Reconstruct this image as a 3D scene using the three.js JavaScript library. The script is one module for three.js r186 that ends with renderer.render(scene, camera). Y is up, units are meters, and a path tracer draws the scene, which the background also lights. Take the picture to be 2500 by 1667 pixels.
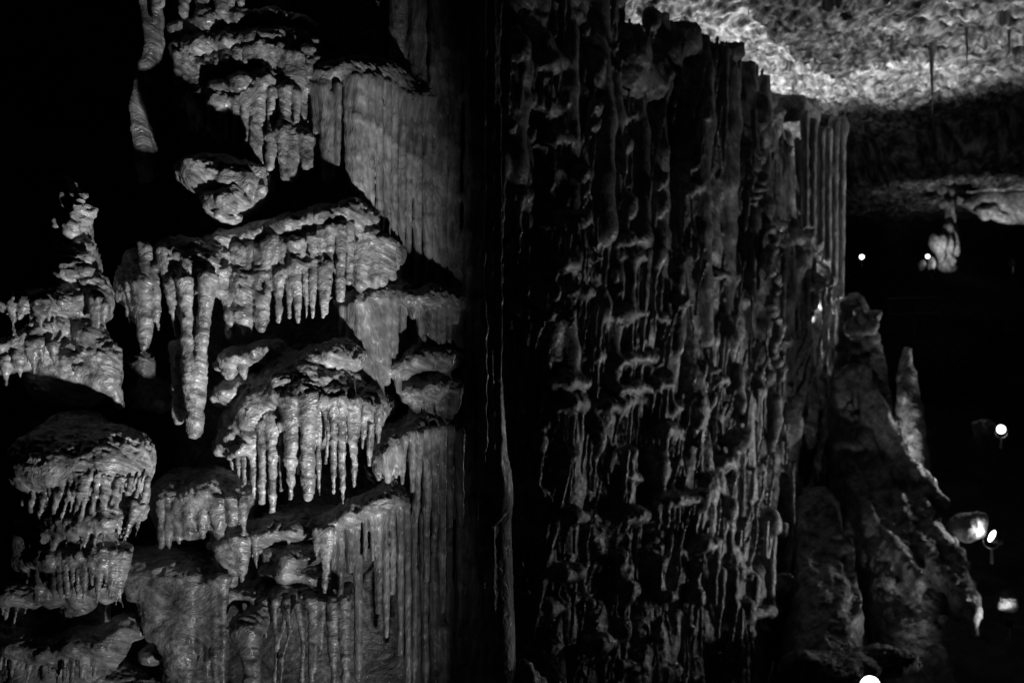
import * as THREE from 'three';

// ------------------------------------------------------------------ camera, sky, exposure
const FOV = 36, TAN = Math.tan((FOV / 2) * Math.PI / 180), S = 2 * TAN / 1667;   // metres per photo pixel at 1 m
const scene = new THREE.Scene();
scene.background = new THREE.Color(0x000000);            // deep inside a cave: no daylight reaches it
const camera = new THREE.PerspectiveCamera(FOV, 2500 / 1667, 0.1, 200);
camera.position.set(0, 0, 0);
camera.lookAt(0, 0, -1);
camera.focus = 7.7;
camera.userData.fStop = 1.5;
scene.add(camera);
const renderer = new THREE.WebGLRenderer({ antialias: true });
renderer.toneMapping = THREE.LinearToneMapping;
renderer.toneMappingExposure = 1;
renderer.shadowMap.enabled = true;

// ------------------------------------------------------------------ helpers
function rng(seed) { let a = seed >>> 0; return () => { a = (a + 0x6D2B79F5) | 0; let t = Math.imul(a ^ (a >>> 15), 1 | a); t = (t + Math.imul(t ^ (t >>> 7), 61 | t)) ^ t; return ((t ^ (t >>> 14)) >>> 0) / 4294967296; }; }
// the point seen at photo pixel (px, py) that stands D metres in front of the camera plane
const P = (px, py, D) => [(px - 1250) * S * D, (833.5 - py) * S * D, -D];

const PERM = new Uint8Array(512);
{ const r = rng(77), p = [...Array(256).keys()]; for (let i = 255; i > 0; i--) { const j = Math.floor(r() * (i + 1)); [p[i], p[j]] = [p[j], p[i]]; } for (let i = 0; i < 512; i++) PERM[i] = p[i & 255]; }
const GRAD = new Float32Array(256 * 3);
{ const r = rng(5); for (let i = 0; i < 256; i++) { const z = r() * 2 - 1, a = r() * 6.2832, q = Math.sqrt(1 - z * z); GRAD[i * 3] = q * Math.cos(a); GRAD[i * 3 + 1] = q * Math.sin(a); GRAD[i * 3 + 2] = z; } }
function noise(x, y, z) {
  const X = Math.floor(x), Y = Math.floor(y), Z = Math.floor(z); x -= X; y -= Y; z -= Z;
  const u = x * x * x * (x * (x * 6 - 15) + 10), v = y * y * y * (y * (y * 6 - 15) + 10), w = z * z * z * (z * (z * 6 - 15) + 10);
  const xi = X & 255, yi = Y & 255, zi = Z & 255;
  const A = PERM[xi] + yi, B = PERM[xi + 1] + yi, AA = PERM[A & 255] + zi, AB = PERM[(A + 1) & 255] + zi, BA = PERM[B & 255] + zi, BB = PERM[(B + 1) & 255] + zi;
  const g = (h, a, b, c) => { h = PERM[h & 255] * 3; return GRAD[h] * a + GRAD[h + 1] * b + GRAD[h + 2] * c; };
  const L = (t, a, b) => a + t * (b - a);
  return 1.6 * L(w, L(v, L(u, g(AA, x, y, z), g(BA, x - 1, y, z)), L(u, g(AB, x, y - 1, z), g(BB, x - 1, y - 1, z))),
    L(v, L(u, g(AA + 1, x, y, z - 1), g(BA + 1, x - 1, y, z - 1)), L(u, g(AB + 1, x, y - 1, z - 1), g(BB + 1, x - 1, y - 1, z - 1))));
}
const smin = (a, b, k) => { const h = Math.max(k - Math.abs(a - b), 0) / k; return Math.min(a, b) - h * h * k * 0.25; };
const taken = {};
function numbered(n) { const k = taken[n] = (taken[n] ?? -1) + 1; return k ? n + '_' + String(k).padStart(3, '0') : n; }
function tag(o, label, category, group, kind) { Object.assign(o.userData, { label, category }); if (group) o.userData.group = group; if (kind) o.userData.kind = kind; return o; }

// ------------------------------------------------------------------ materials: pale wet calcite, all neutral grey (the photograph is black and white)
function grainTexture(seed, n, make) {
  const d = new Uint8Array(n * n * 4);
  for (let j = 0; j < n; j++) for (let i = 0; i < n; i++) { const v = Math.max(0, Math.min(255, Math.round(255 * make(i / n, j / n)))), k = (j * n + i) * 4; d[k] = d[k + 1] = d[k + 2] = v; d[k + 3] = 255; }
  const t = new THREE.DataTexture(d, n, n); t.wrapS = t.wrapT = THREE.RepeatWrapping; t.magFilter = THREE.LinearFilter; t.minFilter = THREE.LinearMipmapLinearFilter; t.generateMipmaps = true; t.needsUpdate = true; return t;
}
// tiling noise: the unit square is wrapped onto a torus in 3-D twice
const tile = (u, v, f, o) => { const a = u * 6.28318, b = v * 6.28318, R = f / 6.28318; return noise(Math.cos(a) * R + o, Math.sin(a) * R + Math.cos(b) * R * 0.9, Math.sin(b) * R + o * 1.7); };
const bumpT = grainTexture(1, 256, (u, v) => 0.5 + 0.28 * tile(u, v, 34, 3) + 0.2 * tile(u, v, 70, 9) + 0.12 * tile(u, v, 120, 5));
const toneT = grainTexture(2, 256, (u, v) => 0.74 + 0.26 * tile(u, v, 5, 20) + 0.24 * tile(u, v, 16, 31) + 0.16 * tile(u, v, 60, 41));
toneT.colorSpace = THREE.SRGBColorSpace;
const wetT = grainTexture(4, 256, (u, v) => 0.62 + 0.3 * tile(u, v, 18, 12) + 0.22 * tile(u, v, 60, 2));
const grey = (v, rough, bump) => new THREE.MeshStandardMaterial({ color: new THREE.Color().setRGB(v, v, v), roughness: rough, map: toneT, roughnessMap: wetT, bumpMap: bumpT, bumpScale: bump, vertexColors: true });
const calcite = grey(0.5, 0.68, 0.007);
const calciteDry = grey(0.44, 0.72, 0.01);
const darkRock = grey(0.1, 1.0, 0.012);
const blotT = grainTexture(6, 256, (u, v) => { const n = 0.62 + 0.5 * tile(u, v, 12, 50) + 0.4 * tile(u, v, 30, 61) + 0.2 * tile(u, v, 70, 71); return n; });
blotT.colorSpace = THREE.SRGBColorSpace;
const ceilingRock = grey(0.6, 1.0, 0.02); ceilingRock.map = blotT;
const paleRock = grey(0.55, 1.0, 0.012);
const metalBlack = new THREE.MeshStandardMaterial({ color: new THREE.Color().setRGB(0.03, 0.03, 0.03), roughness: 0.5, metalness: 0.6 });
const steel = new THREE.MeshStandardMaterial({ color: new THREE.Color().setRGB(0.3, 0.3, 0.3), roughness: 0.4, metalness: 0.9 });

// mud film and mineral streaks: patches and downward runs of darker and paler stone
const stain = (x, y, z) => Math.max(0.3, Math.min(1, 0.8 + 0.42 * noise(x * 1.7 + 9, y * 1.1, z * 1.7) + 0.3 * noise(x * 7, y * 1.6, z * 7) + 0.16 * noise(x * 14, y * 18, z * 14)));
// ------------------------------------------------------------------ a formation: primitives joined in a distance field, meshed, then split into its parts
class Formation {
  constructor(lo, hi, cell) {
    this.lo = lo; this.c = cell; this.n = lo.map((v, i) => Math.max(4, Math.ceil((hi[i] - v) / cell) + 1));
    const [a, b, c] = this.n; this.f = new Float32Array(a * b * c).fill(1); this.l = new Uint16Array(a * b * c); this.parts = []; this.cur = 0;
  }
  part(name, parent = -1, mat = null, label = null) { this.parts.push({ name, parent, mat, label, amp: name === 'flute' || name === 'curtain' ? 0.4 : name === 'rivulet' || name === 'root_drip' ? 0.5 : 1 }); this.cur = this.parts.length - 1; return this.cur; }
  use(id) { this.cur = id; return this; }
  each(lo, hi, k, fn) {
    const { c, n, f, l } = this, [nx, ny] = n, m = k + c * 1.5, id = this.cur, a = [], b = [];
    for (let i = 0; i < 3; i++) { a[i] = Math.max(1, Math.floor((lo[i] - m - this.lo[i]) / c)); b[i] = Math.min(n[i] - 2, Math.ceil((hi[i] + m - this.lo[i]) / c)); }
    for (let z = a[2]; z <= b[2]; z++) for (let y = a[1]; y <= b[1]; y++) {
      let q = (z * ny + y) * nx + a[0];
      for (let x = a[0]; x <= b[0]; x++, q++) {
        const d = fn(this.lo[0] + x * c, this.lo[1] + y * c, this.lo[2] + z * c);
        if (d > m) continue;
        if (d < f[q]) l[q] = id;
        f[q] = k > 0 ? smin(f[q], d, k) : Math.min(f[q], d);
      }
    }
    return this;
  }
  // a tapered rod between two points; sy and sz flatten or lengthen its section
  rod(A, B, ra, rb, k = 0.04, sy = 1, sz = 1) {
    const R = Math.max(ra, rb), e = [R, R * sy, R * sz], lo = [0, 1, 2].map((i) => Math.min(A[i], B[i]) - e[i]), hi = [0, 1, 2].map((i) => Math.max(A[i], B[i]) + e[i]);
    const bx = B[0] - A[0], by = (B[1] - A[1]) / sy, bz = (B[2] - A[2]) / sz, L = bx * bx + by * by + bz * bz || 1e-9, sc = Math.min(1, sy, sz), iy = 1 / sy, iz = 1 / sz;
    return this.each(lo, hi, k, (x, y, z) => {
      const px = x - A[0], py = (y - A[1]) * iy, pz = (z - A[2]) * iz; let h = (px * bx + py * by + pz * bz) / L; h = h < 0 ? 0 : h > 1 ? 1 : h;
      const dx = px - h * bx, dy = py - h * by, dz = pz - h * bz; return (Math.sqrt(dx * dx + dy * dy + dz * dz) - (ra + (rb - ra) * h)) * sc;
    });
  }
  chain(pts, rs, k = 0.05, sy = 1, sz = 1) { for (let i = 0; i + 1 < pts.length; i++) this.rod(pts[i], pts[i + 1], Array.isArray(rs) ? rs[i] : rs, Array.isArray(rs) ? rs[i + 1] : rs, k, sy, sz); return this; }
  blob(C, r, k = 0.06) {
    const sc = Math.min(...r);
    return this.each(C.map((v, i) => v - r[i]), C.map((v, i) => v + r[i]), k, (x, y, z) => { const a = (x - C[0]) / r[0], b = (y - C[1]) / r[1], c = (z - C[2]) / r[2]; return (Math.sqrt(a * a + b * b + c * c) - 1) * sc; });
  }
  // surface nets, then displacement by noise; returns a Group with one Mesh for each part
  build(root, mat, bump, keep = null) {
    const { f, l, n, c, lo } = this, [nx, ny, nz] = n, sx = 1, sy = nx, sz = nx * ny, idx = new Int32Array(nx * ny * nz).fill(-1);
    const V = [], LB = []; let count = 0;
    const off = [0, 1, sy, sy + 1, sz, sz + 1, sz + sy, sz + sy + 1], E = [[0, 1], [2, 3], [4, 5], [6, 7], [0, 2], [1, 3], [4, 6], [5, 7], [0, 4], [1, 5], [2, 6], [3, 7]];
    for (let z = 0; z < nz - 1; z++) for (let y = 0; y < ny - 1; y++) for (let x = 0; x < nx - 1; x++) {
      const q = z * sz + y * sy + x; let m = 0;
      for (let i = 0; i < 8; i++) if (f[q + off[i]] < 0) m |= 1 << i;
      if (m === 0 || m === 255) continue;
      let X = 0, Y = 0, Z = 0, k = 0;
      for (const [a, b] of E) {
        const ia = (m >> a) & 1, ib = (m >> b) & 1; if (ia === ib) continue;
        const fa = f[q + off[a]], fb = f[q + off[b]], t = fa / (fa - fb);
        X += (a & 1) + t * ((b & 1) - (a & 1)); Y += ((a >> 1) & 1) + t * (((b >> 1) & 1) - ((a >> 1) & 1)); Z += (a >> 2) + t * ((b >> 2) - (a >> 2)); k++;
      }
      idx[q] = count++; V.push(lo[0] + (x + X / k) * c, lo[1] + (y + Y / k) * c, lo[2] + (z + Z / k) * c);
      let lb = l[q]; for (let i = 0; i < 8; i++) if ((m >> i) & 1) { lb = l[q + off[i]]; break; } LB.push(lb);
    }
    const T = [], push = (a, b, d, e, flip) => { if (flip) T.push(a, d, b, b, d, e); else T.push(a, b, d, b, e, d); };
    for (let z = 1; z < nz - 1; z++) for (let y = 1; y < ny - 1; y++) for (let x = 1; x < nx - 1; x++) {
      const q = z * sz + y * sy + x, s0 = f[q] < 0;
      if (s0 !== f[q + sx] < 0) push(idx[q - sy - sz], idx[q - sz], idx[q - sy], idx[q], !s0);
      if (s0 !== f[q + sy] < 0) push(idx[q - sx - sz], idx[q - sz], idx[q - sx], idx[q], s0);
      if (s0 !== f[q + sz] < 0) push(idx[q - sx - sy], idx[q - sy], idx[q - sx], idx[q], !s0);
    }
    if (keep) { let w = 0; for (let i = 0; i < T.length; i += 3) { const v = T[i] * 3; if (keep(V[v], V[v + 1], V[v + 2])) { T[w++] = T[i]; T[w++] = T[i + 1]; T[w++] = T[i + 2]; } } T.length = w; }   // what lies buried in the rock behind is not built
    const N = new Float32Array(count * 3);
    const normals = () => {
      N.fill(0);
      for (let i = 0; i < T.length; i += 3) {
        const a = T[i] * 3, b = T[i + 1] * 3, d = T[i + 2] * 3, ux = V[b] - V[a], uy = V[b + 1] - V[a + 1], uz = V[b + 2] - V[a + 2], vx = V[d] - V[a], vy = V[d + 1] - V[a + 1], vz = V[d + 2] - V[a + 2];
        const x = uy * vz - uz * vy, y = uz * vx - ux * vz, w = ux * vy - uy * vx;
        N[a] += x; N[a + 1] += y; N[a + 2] += w; N[b] += x; N[b + 1] += y; N[b + 2] += w; N[d] += x; N[d + 1] += y; N[d + 2] += w;
      }
      for (let i = 0; i < count * 3; i += 3) { const q = 1 / (Math.hypot(N[i], N[i + 1], N[i + 2]) || 1); N[i] *= q; N[i + 1] *= q; N[i + 2] *= q; }
    };
    normals();
    for (let i = 0; i < count * 3; i += 3) { const d = bump(V[i], V[i + 1], V[i + 2], N[i + 1]) * this.parts[LB[i / 3]].amp; V[i] += N[i] * d; V[i + 1] += N[i + 1] * d; V[i + 2] += N[i + 2] * d; }
    normals();
    // split by part
    const nt = T.length / 3, TL = new Uint16Array(nt), uf = new Int32Array(count), la = new Int32Array(count).fill(-1), lb2 = new Int32Array(count).fill(-1);
    let by = this.parts.map(() => []);
    for (let i = 0; i < nt; i++) { const a = LB[T[i * 3]], b = LB[T[i * 3 + 1]], d = LB[T[i * 3 + 2]]; by[TL[i] = b === d ? b : a].push(i); for (let k = 0; k < 3; k++) { const v = T[i * 3 + k]; if (la[v] < 0) la[v] = TL[i]; else if (la[v] !== TL[i]) lb2[v] = TL[i]; } }
    const find = (v) => { while (uf[v] !== v) { uf[v] = uf[uf[v]]; v = uf[v]; } return v; };
    const gone = new Uint8Array(nt);
    for (let pass = 0; pass < 3; pass++) {
     if (pass) { la.fill(-1); lb2.fill(-1); by = this.parts.map(() => []); for (let i = 0; i < nt; i++) if (!gone[i]) { by[TL[i]].push(i); for (let k = 0; k < 3; k++) { const v = T[i * 3 + k]; if (la[v] < 0) la[v] = TL[i]; else if (la[v] !== TL[i]) lb2[v] = TL[i]; } } }
     for (let id = 0; id < by.length; id++) {            // a part is one piece: scraps cut off from it go to the part they touch
      const tl = by[id]; if (!tl.length) continue;
      for (const i of tl) for (let k = 0; k < 3; k++) uf[T[i * 3 + k]] = T[i * 3 + k];
      for (const i of tl) { const a = find(T[i * 3]); uf[find(T[i * 3 + 1])] = a; uf[find(T[i * 3 + 2])] = find(a); }
      const size = new Map(); for (const i of tl) { const a = find(T[i * 3]); size.set(a, (size.get(a) ?? 0) + 1); }
      if (size.size < 2) continue;
      let best = -1, bn = 0; for (const [a, n] of size) if (n > bn) { bn = n; best = a; }
      const other = new Map(); for (const i of tl) { const a = find(T[i * 3]); if (a === best) continue; for (let k = 0; k < 3; k++) { const v = T[i * 3 + k], o = la[v] !== id && la[v] >= 0 ? la[v] : lb2[v]; if (o >= 0 && o !== id) other.set(a, o); } }
      for (const i of tl) { const a = find(T[i * 3]); if (a === best) continue; if (other.has(a)) TL[i] = other.get(a); else gone[i] = 1; }
     }
    }
    by = this.parts.map(() => []);
    for (let i = 0; i < nt; i++) if (!gone[i]) by[TL[i]].push(T[i * 3], T[i * 3 + 1], T[i * 3 + 2]);
    const remap = new Int32Array(count), stamp = new Int32Array(count).fill(-1), made = [];
    this.parts.forEach((p, id) => {
      if (!by[id].length) return;
      const pos = [], nor = [], uv = [], ix = [], col = []; let k = 0;
      for (const v of by[id]) {
        if (stamp[v] !== id) { stamp[v] = id; remap[v] = k++; pos.push(V[v * 3], V[v * 3 + 1], V[v * 3 + 2]); { const s = stain(V[v * 3], V[v * 3 + 1], V[v * 3 + 2]); col.push(s, s, s); } nor.push(N[v * 3], N[v * 3 + 1], N[v * 3 + 2]); uv.push((V[v * 3] + V[v * 3 + 2] * 0.8) * (p.amp === 0.4 ? 2.4 : 1.6), (V[v * 3 + 1] - V[v * 3 + 2] * 0.45) * (p.amp === 0.4 ? 0.5 : 1.9)); }
        ix.push(remap[v]);
      }
      const g = new THREE.BufferGeometry();
      g.setAttribute('position', new THREE.Float32BufferAttribute(pos, 3)); g.setAttribute('normal', new THREE.Float32BufferAttribute(nor, 3)); g.setAttribute('uv', new THREE.Float32BufferAttribute(uv, 2)); g.setAttribute('color', new THREE.Float32BufferAttribute(col, 3)); g.setIndex(ix);
      const o = new THREE.Mesh(g, p.mat ?? mat); o.name = p.name; o.castShadow = o.receiveShadow = true; if (p.label) o.userData.label = p.label; made[id] = o;
    });
    made.forEach((o, id) => { if (!o) return; const up = this.parts[id].parent; (up >= 0 && made[up] ? made[up] : root).add(o); });
    tris += T.length / 3; this.f = this.l = null;
    return root;
  }
}
let tris = 0;
function thing(name, label, category, group) { const o = new THREE.Group(); o.name = numbered(name); scene.add(o); return tag(o, label, category, group); }

// relief of flowstone: lumps, rippled rims, fine grain; faces that point up are rougher (little rimstone cups)
const relief = (a) => (x, y, z, ny) => {
  const up = Math.max(0, Math.min(1, ny * 1.6 + 0.1)), flat = Math.min(1, Math.abs(ny) * 1.5);
  const big = noise(x * 4, y * 4, z * 4) * 0.02 * (0.4 + 0.6 * flat) + noise(x * 10, y * 8, z * 10) * 0.008 * (0.5 + 0.5 * flat);
  const rip = (0.5 - Math.abs(noise(x * 10, y * 38, z * 10))) * 0.006 + noise(x * 30, y * 44, z * 30) * 0.005;
  const cup = (0.55 - Math.abs(noise(x * 15 + noise(x * 9, y * 9, z * 9), y * 24, z * 15))) * 0.026 + noise(x * 34, y * 44, z * 34) * 0.009;
  return a * (big + rip * (1 - up) + up * cup);
};

// ------------------------------------------------------------------ lamps
function spot(parent, from, to, cd, angle, penumbra, radius) {
  const L = new THREE.SpotLight(0xffffff, cd, 0, angle, penumbra, 2); L.name = 'lamp_light'; L.position.set(...from); L.target.position.set(...to);
  L.castShadow = true; L.shadow.radius = radius; L.shadow.mapSize.set(2048, 2048); L.shadow.bias = -0.0005; parent.add(L); parent.add(L.target); L.target.name = 'lamp_aim'; return L;
}
// a floodlight: can, cooling ribs, glass, bracket; its light stands just in front of the glass
function floodlight(label, at, to, cd, angle, penumbra, size, glow, group) {
  const o = thing('floodlight', label, 'lamp', group), a = new THREE.Vector3(...at), d = new THREE.Vector3(...to).sub(a).normalize(), r = size / 2;
  const head = new THREE.Group(); o.position.copy(a);
  const q = new THREE.Quaternion().setFromUnitVectors(new THREE.Vector3(0, 1, 0), d);
  const add = (name, g, m) => { const k = new THREE.Mesh(g, m); k.name = name; k.castShadow = k.receiveShadow = true; k.quaternion.copy(q); o.add(k); return k; };
  add('housing', new THREE.LatheGeometry([[0, -r * 1.9], [r * 0.6, -r * 1.8], [r * 0.85, -r * 0.9], [r * 1.08, -r * 0.1], [r * 1.12, 0], [r * 1.0, 0.0], [r * 0.94, -r * 0.14]].map((p) => new THREE.Vector2(...p)), 28), metalBlack);
  add('lens', new THREE.LatheGeometry([[r * 0.96, -r * 0.13], [r * 0.7, -r * 0.06], [r * 0.35, -r * 0.02], [0, 0]].map((p) => new THREE.Vector2(...p)), 28), new THREE.MeshStandardMaterial({ color: 0x888888, emissive: 0xffffff, emissiveIntensity: glow, roughness: 0.3 }));
  const ring = add('cooling_fin', new THREE.TorusGeometry(r * 0.95, r * 0.07, 6, 24).rotateX(Math.PI / 2).translate(0, -r * 0.95, 0), metalBlack); ring.quaternion.copy(q);
  const br = new THREE.Mesh(new THREE.TorusGeometry(r * 1.3, r * 0.1, 6, 20, Math.PI).rotateX(Math.PI).translate(0, -r * 0.6, 0), steel); br.name = 'bracket'; o.add(br);
  const st = new THREE.Mesh(new THREE.CylinderGeometry(r * 0.18, r * 0.3, r * 2.4, 10).translate(0, -r * 3.0, 0), steel); st.name = 'stake'; o.add(st);
  const p = d.clone().multiplyScalar(r * 0.25);
  spot(o, p.toArray(), d.clone().multiplyScalar(5).toArray(), cd, angle, penumbra, r / 0.02);
  return o;
}

// the big lamp on the cave floor that lights the near formations from below, out of frame
floodlight('upper of two black floodlights on the cave floor, aimed up at the near column', [2.0, -4.8, -3.4], [-2.58, 1.2, -7.6], 255, 0.285, 1, 0.26, 4, 'floodlights below the near column');
floodlight('added black floodlight under the upper one on the cave floor, aimed at the foot of the column', [1.9, -5.2, -3.4], [-2.7, -1.3, -7.4], 58, 0.37, 1, 0.26, 4, 'floodlights below the near column');  // second unit, added to carry the beam down the lower column

// ------------------------------------------------------------------ drawing tools for one formation whose middle stands D0 metres away
function tools(F, D0, seed, stretch = () => 1) {
  const r = rng(seed), m = (px, D) => px * S * D, dd = typeof D0 === 'function' ? D0 : () => D0;
  const t = {
    F, r, pt: (px, py, pr) => P(px, py, dd(px, py) - pr * stretch(px)),
    // a stalactite: root at py0, tip at py1, front at protrusion pr, half-width w pixels
    stal(px, py0, py1, pr, w, o = {}) {
      const D = dd(px, py0) - pr * stretch(px), R = m(w, D), id = F.part(o.name ?? 'stalactite', o.parent ?? -1), n = Math.max(2, Math.min(6, Math.round((py1 - py0) / 45))), tip = o.tip ?? 0.5, lean = o.lean ?? (r() - 0.5) * 8;
      let wob = 0; const pts = [], rs = [];
      for (let i = 0; i <= n; i++) {
        const q = i / n; wob += i ? (r() - 0.5) * w * (o.wob ?? 0.35) : 0;
        pts.push(P(px + lean * q + wob, py0 + (py1 - py0) * q - (i === n ? w * tip : 0), D + R * (0.6 - 0.5 * q)));
        rs.push(R * (q < 0.01 ? (o.flare ?? 1.25) : (1 + (tip - 1) * Math.pow(q, 1.4)) * (0.95 + 0.1 * r())));
      }
      F.use(id).chain(pts, rs, o.k ?? Math.min(0.04, R * 0.5)); return id;
    },
    // a ledge: lip points [px, py, front protrusion, half-thickness px]
    ledge(pts, o = {}) {
      const id = F.part(o.name ?? 'ledge', o.parent ?? -1, o.mat ?? null), sz = o.sz ?? 2.2, sy = o.sy ?? 1, C = [], R = [];
      for (const [px, py, pr, w] of pts) { const D = dd(px, py) - pr * stretch(px), rr = m(w, D); C.push(P(px, py, D + rr * sz)); R.push(rr); }
      F.chain(C, R, o.k ?? 0.07, sy, sz);
      if (t.root) C.forEach((c, i) => { if (R[i] > 0.035) F.rod(c, [c[0] + 0.1, c[1], Math.min(c[2] - 0.1, -8 - t.root)], R[i] * 0.62, R[i] * 0.8, 0.05); });     // every ledge grows out of the body behind it
      if (o.fringe) t.fringe(pts, id, o.fringe);
      return id;
    },
    // ragged drips under a lip, each a part of its own
    fringe(pts, id, { step = 20, len = 30, w = 7, drop = 0.7, name = 'drip', vary = 0.8, inset = 0.03, tip = 0.55, lean = 0 }) {
      for (let i = 0; i + 1 < pts.length; i++) {
        const a = pts[i], b = pts[i + 1], n = Math.max(1, Math.round(Math.abs(b[0] - a[0]) / step));
        for (let j = 0; j < n; j++) {
          const q = (j + 0.2 + 0.6 * r()) / n, px = a[0] + (b[0] - a[0]) * q, py = a[1] + (b[1] - a[1]) * q, pr = a[2] + (b[2] - a[2]) * q, th = a[3] + (b[3] - a[3]) * q, l = len * (1 - vary + 2 * vary * r() * r() * 1.2 + vary * 0.1), ww = w * (0.6 + 0.8 * r());
          t.stal(px, py + th * (drop - 0.4), py + th * drop + l, pr - inset - r() * 0.05, ww, { parent: id, name, flare: 1.25, tip, lean: lean * l + (r() - 0.5) * 5 });
        }
      }
    },
    // thin cord of calcite running down a surface
    cord(list, w, o = {}) { const id = F.part(o.name ?? 'rivulet', o.parent ?? -1); F.use(id).chain(list.map((p) => t.pt(...p)), list.map((p, i) => Math.max(F.c * 0.8, m(w, dd(p[0], p[1])) * (1 - 0.45 * i / list.length))), 0.02); return id; },
    lump(px, py, pr, w, h, d, o = {}) { const D = dd(px, py) - pr * stretch(px), id = F.part(o.name ?? 'lobe', o.parent ?? -1); F.use(id).blob(P(px, py, D + d), [m(w, D), m(h, D), d], o.k ?? 0.06); return id; },
    // knobbly crust: n small lobes scattered over an oval patch
    crust(px, py, pr, w, h, n, s, o = {}) { for (let i = 0; i < n; i++) { const a = r() * 6.283, e = Math.sqrt(r()), x = px + Math.cos(a) * e * w, y = py + Math.sin(a) * e * h, z = s * (0.6 + 0.8 * r()); t.lump(x, y, pr - 0.1 * e * e + 0.02 * r(), z * 1.2, z * 0.8, m(z, dd(px, py)) * 1.1, { name: 'knob', k: 0.03, ...o }); } },
  };
  return t;
}

// ------------------------------------------------------------------ the near column
{
  const o = thing('flowstone_column', 'tall pale flowstone column of stacked ledges and hanging stalactites, brightly lit in front', 'cave column');
  const D0 = 8, F = new Formation([-3.0, -2.8, -9.05], [0.16, 2.8, -6.9], 0.0148), t = tools(F, D0, 11), { ledge, stal, lump, cord } = t;
  t.root = 0.55;
  // body
  F.part('core');
  F.chain([t.pt(790, -260, -1.05), t.pt(800, 400, -1.2), t.pt(800, 900, -1.3), t.pt(820, 1400, -0.9), t.pt(820, 1900, -0.8)], [0.95, 0.95, 1.0, 1.15, 1.25], 0.1, 1, 0.62);
  F.chain([t.pt(520, -260, -0.8), t.pt(540, 500, -0.9), t.pt(560, 1100, -0.9), t.pt(520, 1900, -0.6)], [0.36, 0.34, 0.42, 0.6], 0.1, 1, 1);
  F.blob(t.pt(760, 1040, -0.1), [0.6, 0.24, 0.35], 0.1); F.blob(t.pt(700, 640, -0.25), [0.55, 0.2, 0.35], 0.1); F.blob(t.pt(760, 1330, -0.1), [0.6, 0.3, 0.3], 0.1);
  // fluted curtain that wraps round the right-hand side
  let L = F.part('curtain');
  F.chain([t.pt(1090, -220, -0.95), t.pt(1090, 700, -0.9), t.pt(1110, 1200, -0.8), t.pt(1120, 1850, -0.7)], [0.4, 0.42, 0.46, 0.5], 0.12, 1, 1);
  { const q = t.r; for (let x = 960; x < 1225; x += 13 + q() * 9) { const p = -0.42 - Math.pow((x - 1060) / 170, 2) * 0.3 + 0.08 * q(); let y = -120 - q() * 100; while (y < 1650) { const e = y + 350 + q() * 650; stal(x, y, e, p + (y > 600 ? 0.1 : 0) + (y > 1100 ? .1 : 0), 10 + q() * 6, { parent: L, name: 'flute', tip: 0.8, wob: 0.25, flare: 1, lean: (q() - .5) * 14, k: 0.04 }); y = e - 60 + q() * 60; } } }
  L = ledge([[1000, 735, 0.2, 22], [1050, 728, 0.12, 24], [1110, 735, -0.1, 24]], { sz: 3 }); t.fringe([[1000, 740, .2, 14], [1120, 740, -.1, 14]], L, { step: 15, len: 110, w: 10, drop: .4, name: 'flute' });
  L = ledge([[965, 905, 0.3, 22], [1020, 880, 0.26, 26], [1090, 880, 0.05, 26]], { sz: 3 }); t.fringe([[965, 915, .3, 14], [1100, 900, 0, 14]], L, { step: 15, len: 80, w: 10, drop: .4, name: 'flute' });
  L = ledge([[1000, 960, 0.26, 18], [1060, 950, 0.2, 22], [1110, 950, 0, 22]], { sz: 3 }); t.fringe([[1000, 965, .26, 14], [1120, 960, -.05, 14]], L, { step: 15, len: 120, w: 10, drop: .4, name: 'flute' });
  // stubs along the top of the frame
  L = ledge([[425, -70, 0.36, 45], [520, -75, 0.4, 45], [640, -70, 0.3, 45], [720, -60, 0.15, 45]]);
  for (const [x, y, w] of [[455, 38, 18], [497, 36, 15], [541, 28, 18], [562, 12, 10], [584, 9, 9]]) stal(x, -60, y, 0.36, w, { parent: L, tip: 0.75 });
  lump(660, -5, 0.1, 45, 28, 0.2, { parent: L });
  // ledge 1
  L = ledge([[438, 88, 0.33, 22], [520, 78, 0.38, 26], [600, 66, 0.33, 24], [680, 58, 0.22, 20], [760, 80, 0.05, 22]], { sz: 3.2, fringe: { step: 14, len: 12, w: 8, drop: 0.5 } });
  // ledge 2 with its curtain
  L = ledge([[442, 135, 0.36, 18], [500, 128, 0.4, 22], [570, 124, 0.42, 24], [640, 118, 0.4, 28], [700, 122, 0.36, 34], [750, 125, 0.2, 34]], { sz: 3, fringe: { step: 13, len: 14, w: 8, drop: 0.6 } });
  for (const [x, y0, y1, w, p] of [[436, 140, 206, 8, .38], [456, 130, 200, 12, .38], [470, 150, 246, 12, .38], [484, 170, 248, 10, .39], [555, 130, 150, 9, .42], [580, 130, 152, 9, .42], [610, 130, 160, 13, .42], [636, 130, 188, 22, .42], [662, 130, 182, 14, .42], [690, 130, 330, 15, .42], [707, 140, 322, 14, .44], [727, 140, 236, 10, .44], [752, 130, 192, 12, .3], [768, 110, 160, 12, .2]]) stal(x, y0, y1, p, w, { parent: L, tip: 0.65, wob: 0.2 });
  // ledge 3: a lobe below the curtain
  L = ledge([[500, 205, 0.3, 24], [540, 182, 0.36, 26], [580, 172, 0.38, 24], [630, 176, 0.34, 18]], { sz: 2.6, fringe: { step: 11, len: 18, w: 8, drop: 0.6, vary: .6 } });
  stal(497, 205, 248, 0.34, 10, { parent: L }); stal(520, 195, 240, 0.36, 11, { parent: L });
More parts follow.
